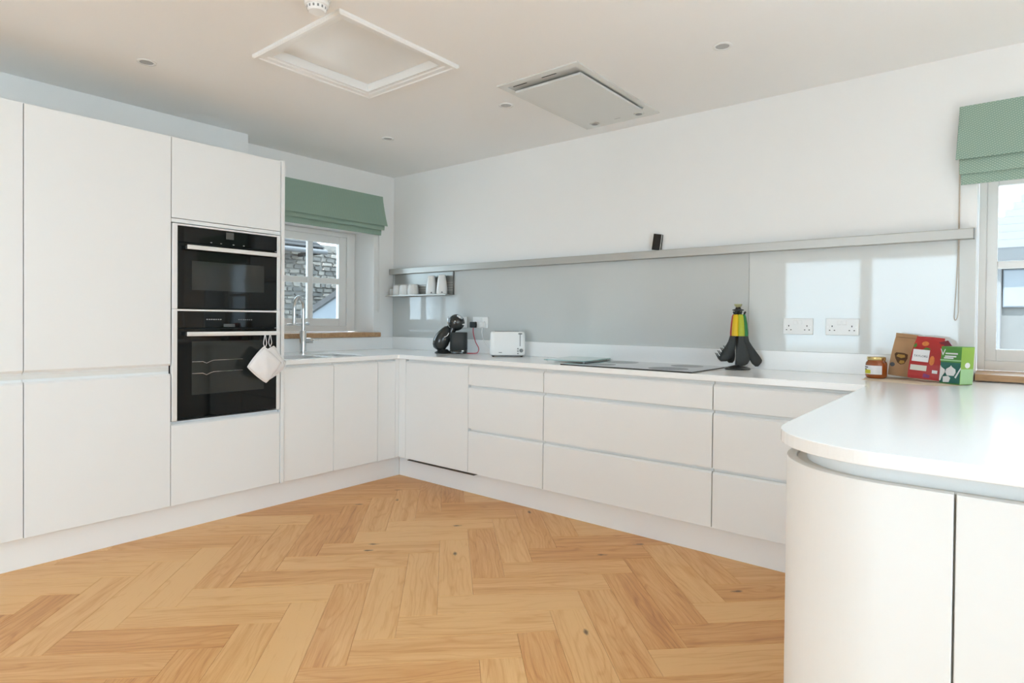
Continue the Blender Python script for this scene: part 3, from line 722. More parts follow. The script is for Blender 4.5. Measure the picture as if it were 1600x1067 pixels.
t = thing('smoke_alarm', (2.086, -2.128, CEIL), 'round white smoke alarm beside the loft hatch', 'smoke alarm')
c = (2.086, -2.128, CEIL)
obj('base', lathe(bmesh.new(), [(0,-.0003),(.050,-.0003),(.052,-.006),(.050,-.012),(.0,-.012)], 32, c), WHITEP, t, smooth=True)
obj('cover', lathe(bmesh.new(), [(0,-.0125),(.047,-.0125),(.048,-.022),(.045,-.030),(.038,-.033),(.036,-.046),(.030,-.052),(0,-.053)], 32, c), WHITEP, t, smooth=True)
for k in range(14):
    a = 2*math.pi*k/14; dx, dy = math.cos(a), math.sin(a); bm = bmesh.new()
    loft(bm, [((c[0]+dx*.0378, c[1]+dy*.0378, c[2]-.0355), (-dy*.0035, dx*.0035, 0), (dx*.0006, dy*.0006, 0)), ((c[0]+dx*.0366, c[1]+dy*.0366, c[2]-.0445), (-dy*.0035, dx*.0035, 0), (dx*.0006, dy*.0006, 0))], 6)
    obj('vent_slot', bm, GREYP, t)
def spot(x, y, label):
    t = thing('downlight', (x, y, CEIL), label, 'downlight', 'recessed ceiling downlights'); c = (x, y, CEIL)
    bm = bmesh.new(); prof = [(.030,-.0004),(.043,-.0004),(.043,-.003),(.038,-.005),(.031,-.004)]
    n = 28; rings = [[bm.verts.new((x+r*math.cos(2*math.pi*i/n), y+r*math.sin(2*math.pi*i/n), CEIL+z)) for i in range(n)] for r, z in prof]
    for a, b in zip(rings, rings[1:]+rings[:1]):
        for i in range(n): bm.faces.new((a[i], a[(i+1) % n], b[(i+1) % n], b[i]))
    obj('bezel', bm, WHITEP, t, smooth=True)
    obj('lamp', lathe(bmesh.new(), [(0,-.0004),(.0295,-.0004),(.029,-.002),(.020,-.0012),(0,-.0009)], 24, c), LAMP, t, smooth=True)
spot(.917, -2.307, 'small recessed downlight above the tall cabinets')
spot(.876, -.787, 'small recessed downlight near the corner of the two walls')
spot(1.929, -.787, 'small recessed downlight beside the ceiling extractor')
spot(3.175, -.770, 'small recessed downlight right of the ceiling extractor')

t = thing('ceiling_extractor', (2.33, -.6, CEIL), 'flat white ceiling extractor with a drop panel above the hob', 'extractor')
ex0, ex1, ey0, ey1 = 2.075, 2.578, -1.040, -.146
ix0, ix1, iy0, iy1 = 2.118, 2.545, -1.000, -.285
bm = bmesh.new(); z0, z1 = CEIL-.007, CEIL-.0004
box(bm, ex0, ix0, ey0, ey1, z0, z1); box(bm, ix1, ex1, ey0, ey1, z0, z1); box(bm, ix0, ix1, ey0, iy0, z0, z1); box(bm, ix0, ix1, iy1, ey1, z0, z1)
bmesh.ops.remove_doubles(bm, verts=bm.verts, dist=1e-5)
fr = obj('frame', bm, HOODM, t)
obj('filter_back', B(ix0+.001, ix1-.001, iy0+.001, iy1-.001, CEIL-.003, CEIL-.0004), mat('extractor_grey', (.52,.53,.52), .4, noise=(10,.05)), t)
obj('drop_panel', B(ix0+.012, ix1-.005, iy0+.048, iy1-.004, CEIL-.026, CEIL-.014), HOODM, t, bevel=.002)
for (xx, yy) in ((2.14,-.985), (2.33,-.99)): obj('slot', B(xx, xx+.09, yy, yy+.006, CEIL-.0042, CEIL-.0032), DARK, t)
for xx in (2.175, 2.478):
    l = obj('lamp_ring', lathe(bmesh.new(), [(0,-.0075),(.030,-.0075),(.029,-.011),(.024,-.012),(0,-.012)], 24, (xx, -.216, CEIL)), HOODM, t, smooth=True)
    obj('lamp', lathe(bmesh.new(), [(0,-.0122),(.020,-.0122),(.018,-.0132),(0,-.0128)], 20, (xx, -.216, CEIL)), GREYP, l, smooth=True)
obj('badge', B(2.315, 2.355, -.219, -.214, CEIL-.0078, CEIL-.0072), GREYP, t)

# ------------------------------------------------------------------ shelf on the rail with cups
t = thing('rail_shelf', (.40, -.06, 1.35), 'slatted grey metal shelf hanging from the left end of the rail', 'shelf')
SH = mat('shelf_grey_metal', (.36,.36,.34), .35, .7, bump=(300,.03)); SHD = mat('shelf_end_dark', (.12,.12,.115), .5, noise=(20,.1))
obj('back_panel', B(.047, .757, -.0205, -.0092, 1.367, 1.5485), SH, t, bevel=.001)
for z in (1.395, 1.415, 1.435, 1.455): obj('slat', B(.05, .754, -.0235, -.0208, z, z+.009), STEEL, t)
obj('end_edge', B(.7575, .7605, -.024, -.0092, 1.362, 1.5485), SHD, t)
obj('tray', B(.030, .762, -.108, -.0092, 1.3585, 1.3625), SH, t, bevel=.0008)
obj('tray_lip', B(.030, .762, -.110, -.1082, 1.356, 1.3660), STEEL, t)
ZS = 1.3628
def tumbler(x, y, r0, r1, h, label, m_, group, dots=False):
    t = thing('upturned_cup' if h < .1 else 'upturned_flask', (x, y, ZS), label, 'cup' if h < .1 else 'flask', group)
    obj('body', lathe(bmesh.new(), [(0,.0),(r0*.96,.0),(r0,.003),(r0*.99,h*.25),((r0+r1)/2*1.03,h*.6),(r1,h*.93),(r1*.93,h*.985),(r1*.8,h),(0,h)], 28, (x, y, ZS)), m_, t, smooth=True)
    dvw = Vector((4.16-x, -3.47-y, 0)).normalized()
    if dots:
        obj('emblem', tube(bmesh.new(), [Vector((x, y, ZS+.016))+dvw*(r0*.99), Vector((x, y, ZS+.016))+dvw*(r0+.0015)], .006, 10), GREYP, t)
    return t
def ribbed(x, label, seg=18):
    h, r0, r1 = .089, .0475, .040; t = thing('ribbed_cup', (x, -.062, ZS), label, 'cup', 'upturned white cups on the rail shelf'); bm = bmesh.new(); st = []
    n = 36; rings = []
    for z, r in ((0, r0*.97), (.004, r0), (h*.5, (r0+r1)/2*1.02), (h*.9, r1), (h, r1*.9)):
        rings.append([bm.verts.new((x+(r+(.0016 if i % 2 else -.0004))*math.cos(2*math.pi*i/n), -.062+(r+(.0016 if i % 2 else -.0004))*math.sin(2*math.pi*i/n), ZS+z)) for i in range(n)])
    for a, b in zip(rings, rings[1:]):
        for i in range(n): bm.faces.new((a[i], a[(i+1) % n], b[(i+1) % n], b[i]))
    bm.faces.new(rings[0]); bm.faces.new(rings[-1])
    obj('body', bm, CERAM, t)
tumbler(.062, -.060, .0245, .0245, .062, 'small grey glass tumbler at the left end of the rail shelf', FROST, 'upturned white cups on the rail shelf')
tumbler(.127, -.060, .0385, .036, .087, 'plain white upturned cup nearest the corner on the rail shelf', CERAM, 'upturned white cups on the rail shelf')
ribbed(.226, 'ribbed white upturned cup beside the plain cup on the rail shelf')
ribbed(.333, 'ribbed white upturned cup in the middle of the rail shelf')
tumbler(.548, -.060, .0460, .030, .155, 'tall tapered white flask, the left of the two on the rail shelf', CERAM, 'tall white flasks on the rail shelf', True)
tumbler(.672, -.060, .0460, .030, .157, 'tall tapered white flask at the right end of the rail shelf', CERAM, 'tall white flasks on the rail shelf', True)

# little black device leaning on top of the rail
t = thing('small_black_device', (2.505, -.028, 1.5968), 'small black device standing upright on the metal rail', 'device', rotz=R(26))
mt = Matrix.Rotation(R(7), 4, 'Y') @ Matrix.Rotation(R(-6), 4, 'X')
bm = B(-.024, .024, -.007, .007, .0045, .104); bm.transform(mt); obj('body', bm, mat('gloss_black_device', (.012,.012,.012), .12, noise=(20,.2)), t, world=False, bevel=.002)
bm = B(.0243, .0270, -.0075, .0075, .0045, .104); bm.transform(mt); obj('side_strip', bm, STEELW, t, world=False, bevel=.0006)
bm = B(.0272, .0330, -.0065, .0065, .0045, .103); bm.transform(mt); obj('back_shell', bm, BLACKP, t, world=False, bevel=.001)

# ------------------------------------------------------------------ sockets
PIN = mat('socket_pin_hole', (.03,.03,.03), .6, noise=(50,.2))
def socket(x0, x1, zc, label, double=True, usb=False):
    h = .086; y = -.0088; t = thing('wall_socket', ((x0+x1)/2, y, zc-h/2), label, 'socket', 'wall sockets on the splashback')
    obj('plate', B(x0, x1, y-.010, y, zc-h/2, zc+h/2), WHITEP, t, bevel=.003)
    xc = (x0+x1)/2
    cs = (xc-.045, xc+.045) if double else (xc,)
    for k, c in enumerate(cs):
        sx = xc+(-.012 if k == 0 else .012) if double else xc
        obj('rocker_switch', B(sx-.009, sx+.009, y-.0135, y-.0102, zc+.010, zc+.032), WHITEP, t, bevel=.0015)
        for dx, dz, w, hh in ((0, .003, .0022, .0042), (-.011, -.018, .0032, .0022), (.011, -.018, .0032, .0022)):
            obj('pin_hole', B(c+dx-w, c+dx+w, y-.0106, y-.0101, zc+dz-hh, zc+dz+hh), PIN, t)
    for sx in (x0+.012, x1-.012) if double else (): obj('screw_cap', tube(bmesh.new(), [(sx, y-.0101, zc), (sx, y-.0108, zc)], .003, 10), STEELW, t)
    if usb: obj('usb_port', B(xc-.010, xc+.010, y-.0107, y-.0101, zc-.026, zc-.008), GREYP, t)
    return t
socket(3.250, 3.398, 1.142, 'white double wall socket nearer the utensil carousel')
socket(3.457, 3.610, 1.142, 'white double wall socket with charging ports, nearer the food packets')
socket(.972, 1.126, 1.141, 'white double wall socket with a black plug in it')
socket(.812, .908, 1.141, 'white socket plate half hidden behind the coffee machine', double=False)

# plugs and cables
Y0 = -.0192
t = thing('plug', (.993, Y0, 1.10), 'black plug with a red cable in the socket behind the coffee machine', 'plug')
obj('body', B(.966, 1.020, Y0-.032, Y0-.0002, 1.100, 1.146), BLACKP, t, bevel=.007, segs=3)
tag(obj('power_cable', tube(bmesh.new(), spline([(.993, Y0-.016, 1.0985), (1.000, Y0-.022, 1.06), (1.035, Y0-.035, .995), (1.083, Y0-.05, .945), (1.088, Y0-.07, .913), (1.06, Y0-.085, .9072), (1.03, Y0-.10, .9070), (1.012, Y0-.112, .9075)], 6), .0032, 8), REDC, smooth=True), 'thin red power cable looping down to the coffee machine', 'cable')
t = thing('plug', (1.090, Y0, 1.10), 'white plug in the right half of the socket by the toaster', 'plug')
obj('body', B(1.062, 1.112, Y0-.030, Y0-.0002, 1.104, 1.147), WHITEP, t, bevel=.007, segs=3)
tag(obj('power_cable', tube(bmesh.new(), spline([(1.086, Y0-.015, 1.1025), (1.088, Y0-.020, 1.06), (1.120, Y0-.030, 1.0), (1.19, Y0-.04, .945), (1.26, Y0-.05, .912), (1.31, Y0-.06, .9072)], 6), .0030, 8), WHITEP, smooth=True), 'white power cable hanging behind the toaster', 'cable')

# ------------------------------------------------------------------ coffee machine (its length runs across the view)
ca = math.atan2(.629, .777)
t = thing('coffee_machine', (.915, -.205, ZW1), 'black capsule coffee machine with a round head beside the sockets', 'coffee machine', rotz=ca)
CM = mat('glossy_black_shell', (.026,.028,.027), .18, coat=.3, noise=(25,.25))
def ell(c, ax, n=12, seg=20, tilt=0):
    """ellipsoid; ax=(a,b,c) radii; tilt about the y axis"""
    bm = bmesh.new(); st = []
    for i in range(n+1):
        f = -math.pi/2+math.pi*i/n; r = max(math.cos(f), .02); st.append(((0, 0, ax[2]*math.sin(f)), (ax[0]*r, 0, 0), (0, ax[1]*r, 0)))
    loft(bm, st, seg); bm.transform(Matrix.Translation(c) @ Matrix.Rotation(tilt, 4, 'Y')); return bm
bm = bmesh.new()   # egg shaped water tank body, leaning to the right
st = [(-.100,.010),(-.092,.036),(-.070,.053),(-.035,.0625),(.0,.060),(.035,.050),(.066,.036),(.088,.022),(.098,.006)]
loft(bm, [((0,0,z), (r,0,0), (0,r*.95,0)) for z, r in st], 22); bm.transform(Matrix.Translation((-.058, 0, .118)) @ Matrix.Rotation(R(24), 4, 'Y'))
obj('rear_body', bm, CM, t, world=False, smooth='all')
obj('head', ell((.045, 0, .236), (.063, .056, .063)), CM, t, world=False, smooth='all')
obj('neck', loft(bmesh.new(), [((.005,0,.12), (.030,0,0), (0,.036,0)), ((.012,0,.165), (.026,0,0), (0,.032,0)), ((.028,0,.200), (.034,0,0), (0,.036,0))], 18), CM, t, world=False, smooth=True)
obj('cup_stand', loft(bmesh.new(), [((.064,0,.030), (.064,0,0), (0,.062,0)), ((.064,0,.034), (.066,0,0), (0,.064,0)), ((.064,0,.156), (.066,0,0), (0,.064,0)), ((.064,0,.162), (.063,0,0), (0,.061,0))], 28, power=3.2), BLACKM, t, world=False, smooth=True)
obj('drip_tray', loft(bmesh.new(), [((.064,0,.0006), (.062,0,0), (0,.060,0)), ((.064,0,.004), (.067,0,0), (0,.065,0)), ((.064,0,.025), (.067,0,0), (0,.065,0)), ((.064,0,.029), (.065,0,0), (0,.063,0))], 28, power=3.2), CM, t, world=False, smooth=True)
obj('foot', loft(bmesh.new(), [((-.055,0,.0006), (.064,0,0), (0,.052,0)), ((-.055,0,.008), (.066,0,0), (0,.054,0)), ((-.055,0,.016), (.055,0,0), (0,.045,0)), ((-.052,0,.034), (.030,0,0), (0,.030,0))], 26), CM, t, world=False, smooth=True)
obj('chrome_cap', ell((.072, -.026, .276), (.026, .024, .014), tilt=R(35)), CHROME, t, world=False, smooth='all')
obj('lever', tube(bmesh.new(), [(.090,-.030,.222), (.108,-.030,.223), (.116,-.028,.221)], [.004,.0055,.003], 10), STEELW, t, world=False, smooth=True)
obj('rim', tube(bmesh.new(), [(-.019+.006*abs(math.sin(R(a)))*0+.002, .040*math.sin(R(a)), .240+.040*math.cos(R(a))) for a in range(0, 361, 20)], .0028, 8), CHROME, t, world=False, smooth=True)
obj('chrome_strip', tube(bmesh.new(), spline([(-.008,-.050,.158), (-.014,-.054,.142), (-.026,-.058,.132), (-.040,-.058,.126)], 5), .0035, 8), CHROME, t, world=False, smooth=True)
obj('badge', B(.092, .108, -.0652, -.0632, .020, .028), STEELW, t, world=False)
obj('indicator', ell((.040, -.0555, .246), (.006, .002, .004)), STEELW, t, world=False, smooth='all')

# ------------------------------------------------------------------ toaster
t = thing('toaster', (1.432, -.150, ZW1), 'white two-slot toaster on the back worktop', 'toaster', rotz=R(39))
w, d, h = .127, .072, .178
bm = bmesh.new(); st = []
for z, k in ((.012,.94), (.020,.99), (.06,1.0), (h-.030,.972), (h-.012,.955), (h-.003,.92), (h,.86)):
    st.append(((0,0,z), (w*k,0,0), (0,d*k,0)))
loft(bm, st, 40, power=7.0); obj('body', bm, WHITEP, t, world=False, smooth=True)
for yy in (-.026, .026): obj('bread_slot', B(-.092, .080, yy-.012, yy+.012, h+.0002, h+.0012), DARK, t, world=False)
obj('base', loft(bmesh.new(), [((0,0,.006), (w*.88,0,0), (0,d*.86,0)), ((0,0,.0118), (w*.92,0,0), (0,d*.9,0))], 30, power=6.0), GREYP, t, world=False)
for sx in (-.1, .1):
    for sy in (-.05, .05): obj('foot', lathe(bmesh.new(), [(0,.0004),(.008,.0004),(.009,.0058),(0,.0058)], 10, (sx, sy, 0)), BLACKP, t, world=False)
obj('lever_slot', B(.086, .092, -d-.0009, -d+.0005, .075, .165), GREYP, t, world=False)
obj('lever', B(.076, .103, -d-.016, -d-.0010, .158, .168), GREYP, t, world=False, bevel=.003)
obj('dial', tube(bmesh.new(), [(.098,-d-.0005,.045), (.098,-d-.010,.045), (.098,-d-.012,.045)], [.0135,.0125,.010], 20), GREYP, t, world=False, smooth=True)
for zz in (.024, .041, .058): obj('button', tube(bmesh.new(), [(.074,-d-.0005,zz), (.074,-d-.004,zz)], .0055, 12), GREYP, t, world=False)
obj('badge', B(-.060, -.038, -d-.0007, -d+.0003, .0275, .033), GREYP, t, world=False)

# ------------------------------------------------------------------ utensil carousel
cx, cy = 3.048, -.135
toC = Vector((.629, -.777, 0)); toR = Vector((.777, .629, 0)); Zv = Vector((0, 0, 1))
t = thing('utensil_stand', (cx, cy, ZW1), 'black carousel stand for kitchen utensils right of the hob', 'utensil stand')
obj('base', lathe(bmesh.new(), [(0,.0004),(.066,.0004),(.068,.004),(.066,.009),(.045,.015),(.020,.022),(.0,.022)], 32, (cx, cy, ZW1)), BLACKP, t, smooth=True)
obj('column', lathe(bmesh.new(), [(0,.0222),(.014,.0222),(.010,.06),(.009,.30),(.012,.318),(.0,.318)], 16, (cx, cy, ZW1)), BLACKP, t, smooth=True)
obj('hook_ring', lathe(bmesh.new(), [(0,.3185),(.016,.3185),(.030,.322),(.030,.326),(.016,.330),(.012,.340),(.0,.340)], 24, (cx, cy, ZW1)), BLACKP, t, smooth=True)
obj('knob', lathe(bmesh.new(), [(0,.3402),(.012,.3402),(.018,.347),(.021,.353),(.020,.357),(0,.358)], 24, (cx, cy, ZW1)), mat('olive_knob', (.42,.42,.22), .5, noise=(30,.05)), t, smooth=True)
def utensil(dirv, color, label, head, name):
    o = dirv.normalized(); s = Zv.cross(o)
    t = thing(name, Vector((cx, cy, ZW1))+o*.04, label, 'utensil', 'kitchen utensils on the carousel')
    def P(r, z, sx=0): return Vector((cx, cy, ZW1+z))+o*r+s*sx
    hm = mat('handle_%s' % color[0], color[1], .38, noise=(40,.05))
    obj('handle', loft(bmesh.new(), [(P(.030,.300), s*.011, o*.006), (P(.031,.290), s*.0145, o*.010), (P(.036,.25), s*.0165, o*.013), (P(.040,.20), s*.018, o*.014), (P(.040,.183), s*.018, o*.013)], 14), hm, t, smooth=True)
    bm = bmesh.new(); tube(bm, [P(.032,.299), P(.034,.310), P(.040,.314)], .005, 8)
    obj('hanging_eye', bm, BLACKP, t, smooth=True)
    if head == 'spoon':
        st = [(P(.042,.1825), s*.017, o*.009), (P(.044,.15), s*.018, o*.007), (P(.049,.11), s*.030, o*.006), (P(.055,.08), s*.038, o*.006), (P(.060,.055), s*.040, o*.006), (P(.058,.034), s*.030, o*.005), (P(.055,.024), s*.012, o*.003)]
        obj('head', loft(bmesh.new(), st, 16), BLACKM, t, smooth=True)
    elif head in ('fork', 'turner'):
        ir = toR if o.dot(toR) > 0 else -toR          # sideways direction of the head as the viewer sees it
        path = {'fork': [(.036,.1825), (.040,.150), (.052,.112), (.068,.084), (.086,.066), (.102,.060), (.112,.062)],
                'turner': [(.036,.1825), (.042,.150), (.058,.115), (.078,.080), (.098,.050), (.112,.034), (.118,.029)]}[head]
        hw = {'fork': [.017,.022,.029,.032,.026,.016,.006], 'turner': [.015,.017,.022,.027,.029,.025,.015]}[head]
        th = {'fork': [.008,.010,.016,.022,.024,.020,.012], 'turner': [.008,.006,.006,.007,.006,.005,.003]}[head]
        base = Vector((cx, cy, ZW1))+toC*(.028 if head == 'fork' else .012); pp = [base+ir*a_+Zv*z_ for a_, z_ in path]; st = []
        for i_, q_ in enumerate(pp):
            dd = (pp[min(i_+1, len(pp)-1)]-pp[max(i_-1, 0)]).normalized(); st.append((q_, dd.cross(toC).normalized()*hw[i_], toC*th[i_]))
        hd_ = obj('head', loft(bmesh.new(), st, 16), BLACKM, t, smooth=True)
        if head == 'fork':
            for a_, z_ in ((.070,.120), (.086,.108), (.102,.094), (.114,.080)):
                for dd in (-.014, .012):
                    q_ = base+ir*(a_+.012)+Zv*(z_+.010)+toC*dd
                    obj('tooth', loft(bmesh.new(), [(q_-ir*.022-Zv*.036, ir*.0065+Zv*.003, toC*.004), (q_, ir*.0035+Zv*.002, toC*.003)], 8), BLACKM, hd_, smooth=True)
    else:
        st = [(P(.045,.1825), s*.016, o*.0075), (P(.047,.14), s*.013, o*.005), (P(.054,.10), s*.024, o*.008), (P(.062,.07), s*.030, o*.014), (P(.062,.045), s*.026, o*.012), (P(.058,.032), s*.012, o*.005)]
        obj('head', loft(bmesh.new(), st, 16), BLACKM, t, smooth=True)
utensil(-toR*.66+toC*.75, ('yellow', (.78,.52,.01)), 'black pasta fork with a yellow handle on the carousel', 'fork', 'pasta_fork')
utensil(toC*1.0+toR*.10, ('lime', (.42,.47,.03)), 'black serving spoon with a lime green handle on the carousel', 'spoon', 'serving_spoon')
utensil(toR*.86+toC*.50, ('green', (.015,.20,.055)), 'black turner with a dark green handle on the carousel', 'turner', 'turner')
utensil(-toR*.28-toC*.95, ('red', (.52,.03,.02)), 'black ladle with a red handle at the back of the carousel', 'ladle', 'ladle')

# ------------------------------------------------------------------ groceries by the right window
KRAFT = mat('kraft_paper', (.45,.27,.14), .85, bump=(60,.4), noise=(15,.10)); PAPER = mat('pale_wrapping_paper', (.72,.60,.46), .9, bump=(30,.5), noise=(20,.08))
bm = bmesh.new(); gx = [(3.672,-.330), (3.80,-.385), (3.957,-.412), (4.02,-.36), (4.068,-.245), (4.03,-.10), (3.92,-.065), (3.74,-.075), (3.67,-.12)]
top = []; cpt = Vector((3.86,-.23,ZW1+.0011))
lo_ = [bm.verts.new((x, y, ZW1+.0004)) for x, y in gx]; hi_ = [bm.verts.new((x, y, ZW1+.0014)) for x, y in gx]
bm.faces.new(lo_[::-1]); bm.faces.new(hi_)
for i in range(len(gx)): k = (i+1) % len(gx); bm.faces.new((lo_[i], lo_[k], hi_[k], hi_[i]))
tag(obj('paper_sheet', bm, PAPER), 'creased pale brown paper lying under the food packets', 'paper')
ZP = ZW1+.0018
t = thing('marmalade_jar', (3.712, -.195, ZP), 'glass jar of orange marmalade with a gold lid', 'jar')
AMB = mat('amber_marmalade', (.34,.075,.010), .08, coat=.6, noise=(40,.35))
obj('body', lathe(bmesh.new(), [(0,.0),(.036,.0),(.0425,.005),(.0445,.012),(.0445,.066),(.042,.074),(.037,.080),(.0365,.084),(0,.084)], 32, (3.712,-.195,ZP)), AMB, t, smooth=True)
obj('lid', lathe(bmesh.new(), [(0,.0842),(.0375,.0842),(.0385,.087),(.0385,.097),(.036,.0995),(0,.0995)], 32, (3.712,-.195,ZP)), mat('gold_lid', (.70,.52,.22), .25, .9, noise=(30,.1)), t, smooth=True)
def arc_label(parent, cxy, r, a0, a1, z0, z1, m_, name):
    bm = bmesh.new(); n = 16
    A1 = [[bm.verts.new((cxy[0]+rr*math.cos(R(a0+(a1-a0)*i/n)), cxy[1]+rr*math.sin(R(a0+(a1-a0)*i/n)), z)) for i in range(n+1)] for rr, z in ((r,z0),(r,z1),(r+.0004,z1),(r+.0004,z0))]
    for k in range(4):
        a, b = A1[k], A1[(k+1) % 4]
        for i in range(n): bm.faces.new((a[i], a[i+1], b[i+1], b[i]))
    bm.faces.new([A1[k][0] for k in range(4)]); bm.faces.new([A1[k][n] for k in range(4)])
    return obj(name, bm, m_, parent, smooth=False)
WLAB = mat('white_label', (.80,.79,.80), .5, noise=(40,.03)); YEL = mat('yellow_print', (.68,.62,.03), .5, noise=(40,.1)); INK = mat('dark_ink', (.07,.07,.08), .5, noise=(40,.1))
lb = arc_label(t, (3.712,-.195), .0448, -170, -52, ZP+.019, ZP+.060, WLAB, 'label')
arc_label(t, (3.712,-.195), .04535, -160, -112, ZP+.022, ZP+.040, YEL, 'yellow_patch')
for z, a1 in ((.052, -128), (.043, -138)): arc_label(t, (3.712,-.195), .0458, -158, a1, ZP+z-.003, ZP+z+.002, INK, 'print_line')

def pouch(name, loc, rz, tilt_r, tilt_b, w, d, h, label, m_, cat, fold=.018, lean=0):
    """standing paper bag: box base drawn in to a folded top"""
    t = thing(name, loc, label, cat, rotz=rz)
    mt = Matrix.Rotation(tilt_r, 4, 'Y') @ Matrix.Rotation(tilt_b, 4, 'X')
    bm = bmesh.new()
    rows = [(0,1,1), (.06,1.02,1.05), (.35,1.02,1.02), (.6,.99,.80), (.82,.93,.42), (.93,.88,.14), (1.0,.87,.09)]
    seg = []
    for f, kw, kd in rows:
        ww, dd, z = w/2*kw, d/2*kd, h*f
        seg.append([bm.verts.new(p) for p in ((-ww,-dd,z), (0,-dd*1.06,z+.001), (ww,-dd,z), (ww*.96,0,z), (ww,dd,z), (0,dd,z), (-ww,dd,z), (-ww*.96,0,z))])
    for a, b in zip(seg, seg[1:]):
        for i in range(8): bm.faces.new((a[i], a[(i+1) % 8], b[(i+1) % 8], b[i]))
    bm.faces.new(seg[0][::-1]); bm.faces.new(seg[-1])
    zmin = 0; bm.transform(mt); zmin = min(v.co.z for v in bm.verts); mt2 = Matrix.Translation((0,0,-zmin+.0005)); bm.transform(mt2)
    obj('bag', bm, m_, t, world=False)
    return t, mt2 @ mt
t, mt = pouch('kraft_paper_bag', (3.801, -.128, ZP), R(4), R(7), R(-5), .098, .062, .198, 'brown kraft paper bag with a dark stamped picture and folded top', KRAFT, 'paper bag')
bm = B(-.044, .044, -.0105, .0085, .182, .2005); bm.transform(mt); obj('folded_top', bm, KRAFT, t, world=False, bevel=.002)
PRB = mat('brown_print', (.10,.045,.015), .7, noise=(60,.3)); PRY = mat('ochre_print', (.50,.28,.06), .7, noise=(120,.5))
def patch(t, mt, m_, name, shape, y0, y1):
    """flat print on the front: shape = polygon (x,z); y0 at its foot, y1 at its top follows the bag's face"""
    zs = [z for _, z in shape]; za, zb = min(zs), max(zs); bm = bmesh.new()
    fy = lambda z: y0+(y1-y0)*((z-za)/(zb-za) if zb > za else 0)
    A = [bm.verts.new((x, fy(z), z)) for x, z in shape]; Bq = [bm.verts.new((x, fy(z)-.0006, z)) for x, z in shape]
    bm.faces.new(A); bm.faces.new(Bq)
    for i in range(len(A)): k = (i+1) % len(A); bm.faces.new((A[i], A[k], Bq[k], Bq[i]))
    bm.transform(mt); return obj(name, bm, m_, t, world=False)
patch(t, mt, PRB, 'printed_picture', [(-.036,.100),(-.030,.108),(0,.109),(.016,.104),(.017,.086),(.008,.060),(-.006,.054),(-.020,.062),(-.030,.080)], -.0342, -.0302)
patch(t, mt, PRY, 'printed_detail', [(-.028,.090),(-.022,.101),(.004,.101),(.008,.090),(-.008,.084)], -.0336, -.0320)
patch(t, mt, PRY, 'printed_detail', [(-.014,.062),(-.010,.074),(.006,.074),(.008,.064),(-.004,.058)], -.0352, -.0344)
patch(t, mt, INK, 'round_stamp', [(-.038+.010*math.cos(R(a)), .050+.010*math.sin(R(a))) for a in range(0, 360, 30)], -.0343, -.0343)

REDB = mat('red_printed_foil', (.50,.03,.03), .35, noise=(12,.35)); DRED = mat('dark_red_foil', (.20,.01,.02), .4, noise=(12,.3))
t, mt = pouch('red_food_bag', (3.905, -.215, ZP), R(-12), R(4), R(-6), .122, .058, .190, 'red printed foil bag of food with a square white label', REDB, 'food bag')
bm = bmesh.new(); prism(bm, [(.035,.170), (.068,.182), (.085,.160), (.055,.150)], lambda p, q, y: (p, y, q), -.010, .012); bm.transform(mt); obj('torn_flap', bm, DRED, t, world=False)
patch(t, mt, WLAB, 'white_label', [(-.053,.076),(.011,.076),(.011,.130),(-.053,.130)], -.0322, -.0262)
patch(t, mt, mat('cream_label', (.70,.68,.60), .5, noise=(40,.05)), 'lower_label', [(-.055,.036),(.008,.036),(.008,.060),(-.055,.060)], -.0330, -.0325)
ORA = mat('orange_fruit_print', (.75,.22,.05), .5, noise=(60,.4)); GRE = mat('green_leaf_print', (.10,.25,.04), .5, noise=(60,.4)); PUR = mat('purple_print', (.25,.05,.20), .5, noise=(60,.3))
patch(t, mt, ORA, 'fruit_print', [(-.012+.014*math.cos(R(a)), .158+.011*math.sin(R(a))) for a in range(0, 360, 36)], -.0215, -.0130)
patch(t, mt, ORA, 'fruit_print', [(.024+.010*math.cos(R(a)), .085+.022*math.sin(R(a))) for a in range(0, 360, 36)], -.0325, -.0295)
patch(t, mt, GRE, 'leaf_print', [(-.050,.134),(-.056,.146),(-.048,.160),(-.042,.146)], -.0255, -.0165)
patch(t, mt, GRE, 'leaf_print', [(-.018,.132),(-.004,.142),(.014,.136),(.004,.131)], -.0264, -.0235)
patch(t, mt, PUR, 'berry_print', [(-.004,.008),(.022,.008),(.024,.020),(.0,.026)], -.0312, -.0328)
patch(t, mt, WLAB, 'small_label', [(.030,.030),(.050,.030),(.050,.044),(.030,.044)], -.0322, -.0328)
# lettering on the white label
def place_text(txt, size, m_, t, mt, x, y, z, ry=0):
    return lighten_text(txt, size, m_, t, mt @ Matrix.Translation((x, y, z)) @ Matrix.Rotation(ry, 4, 'Y') @ Matrix.Rotation(R(90-6), 4, 'X'))
place_text('TAYLORS', .0128, INK, t, mt, -.021, -.0308, .100)

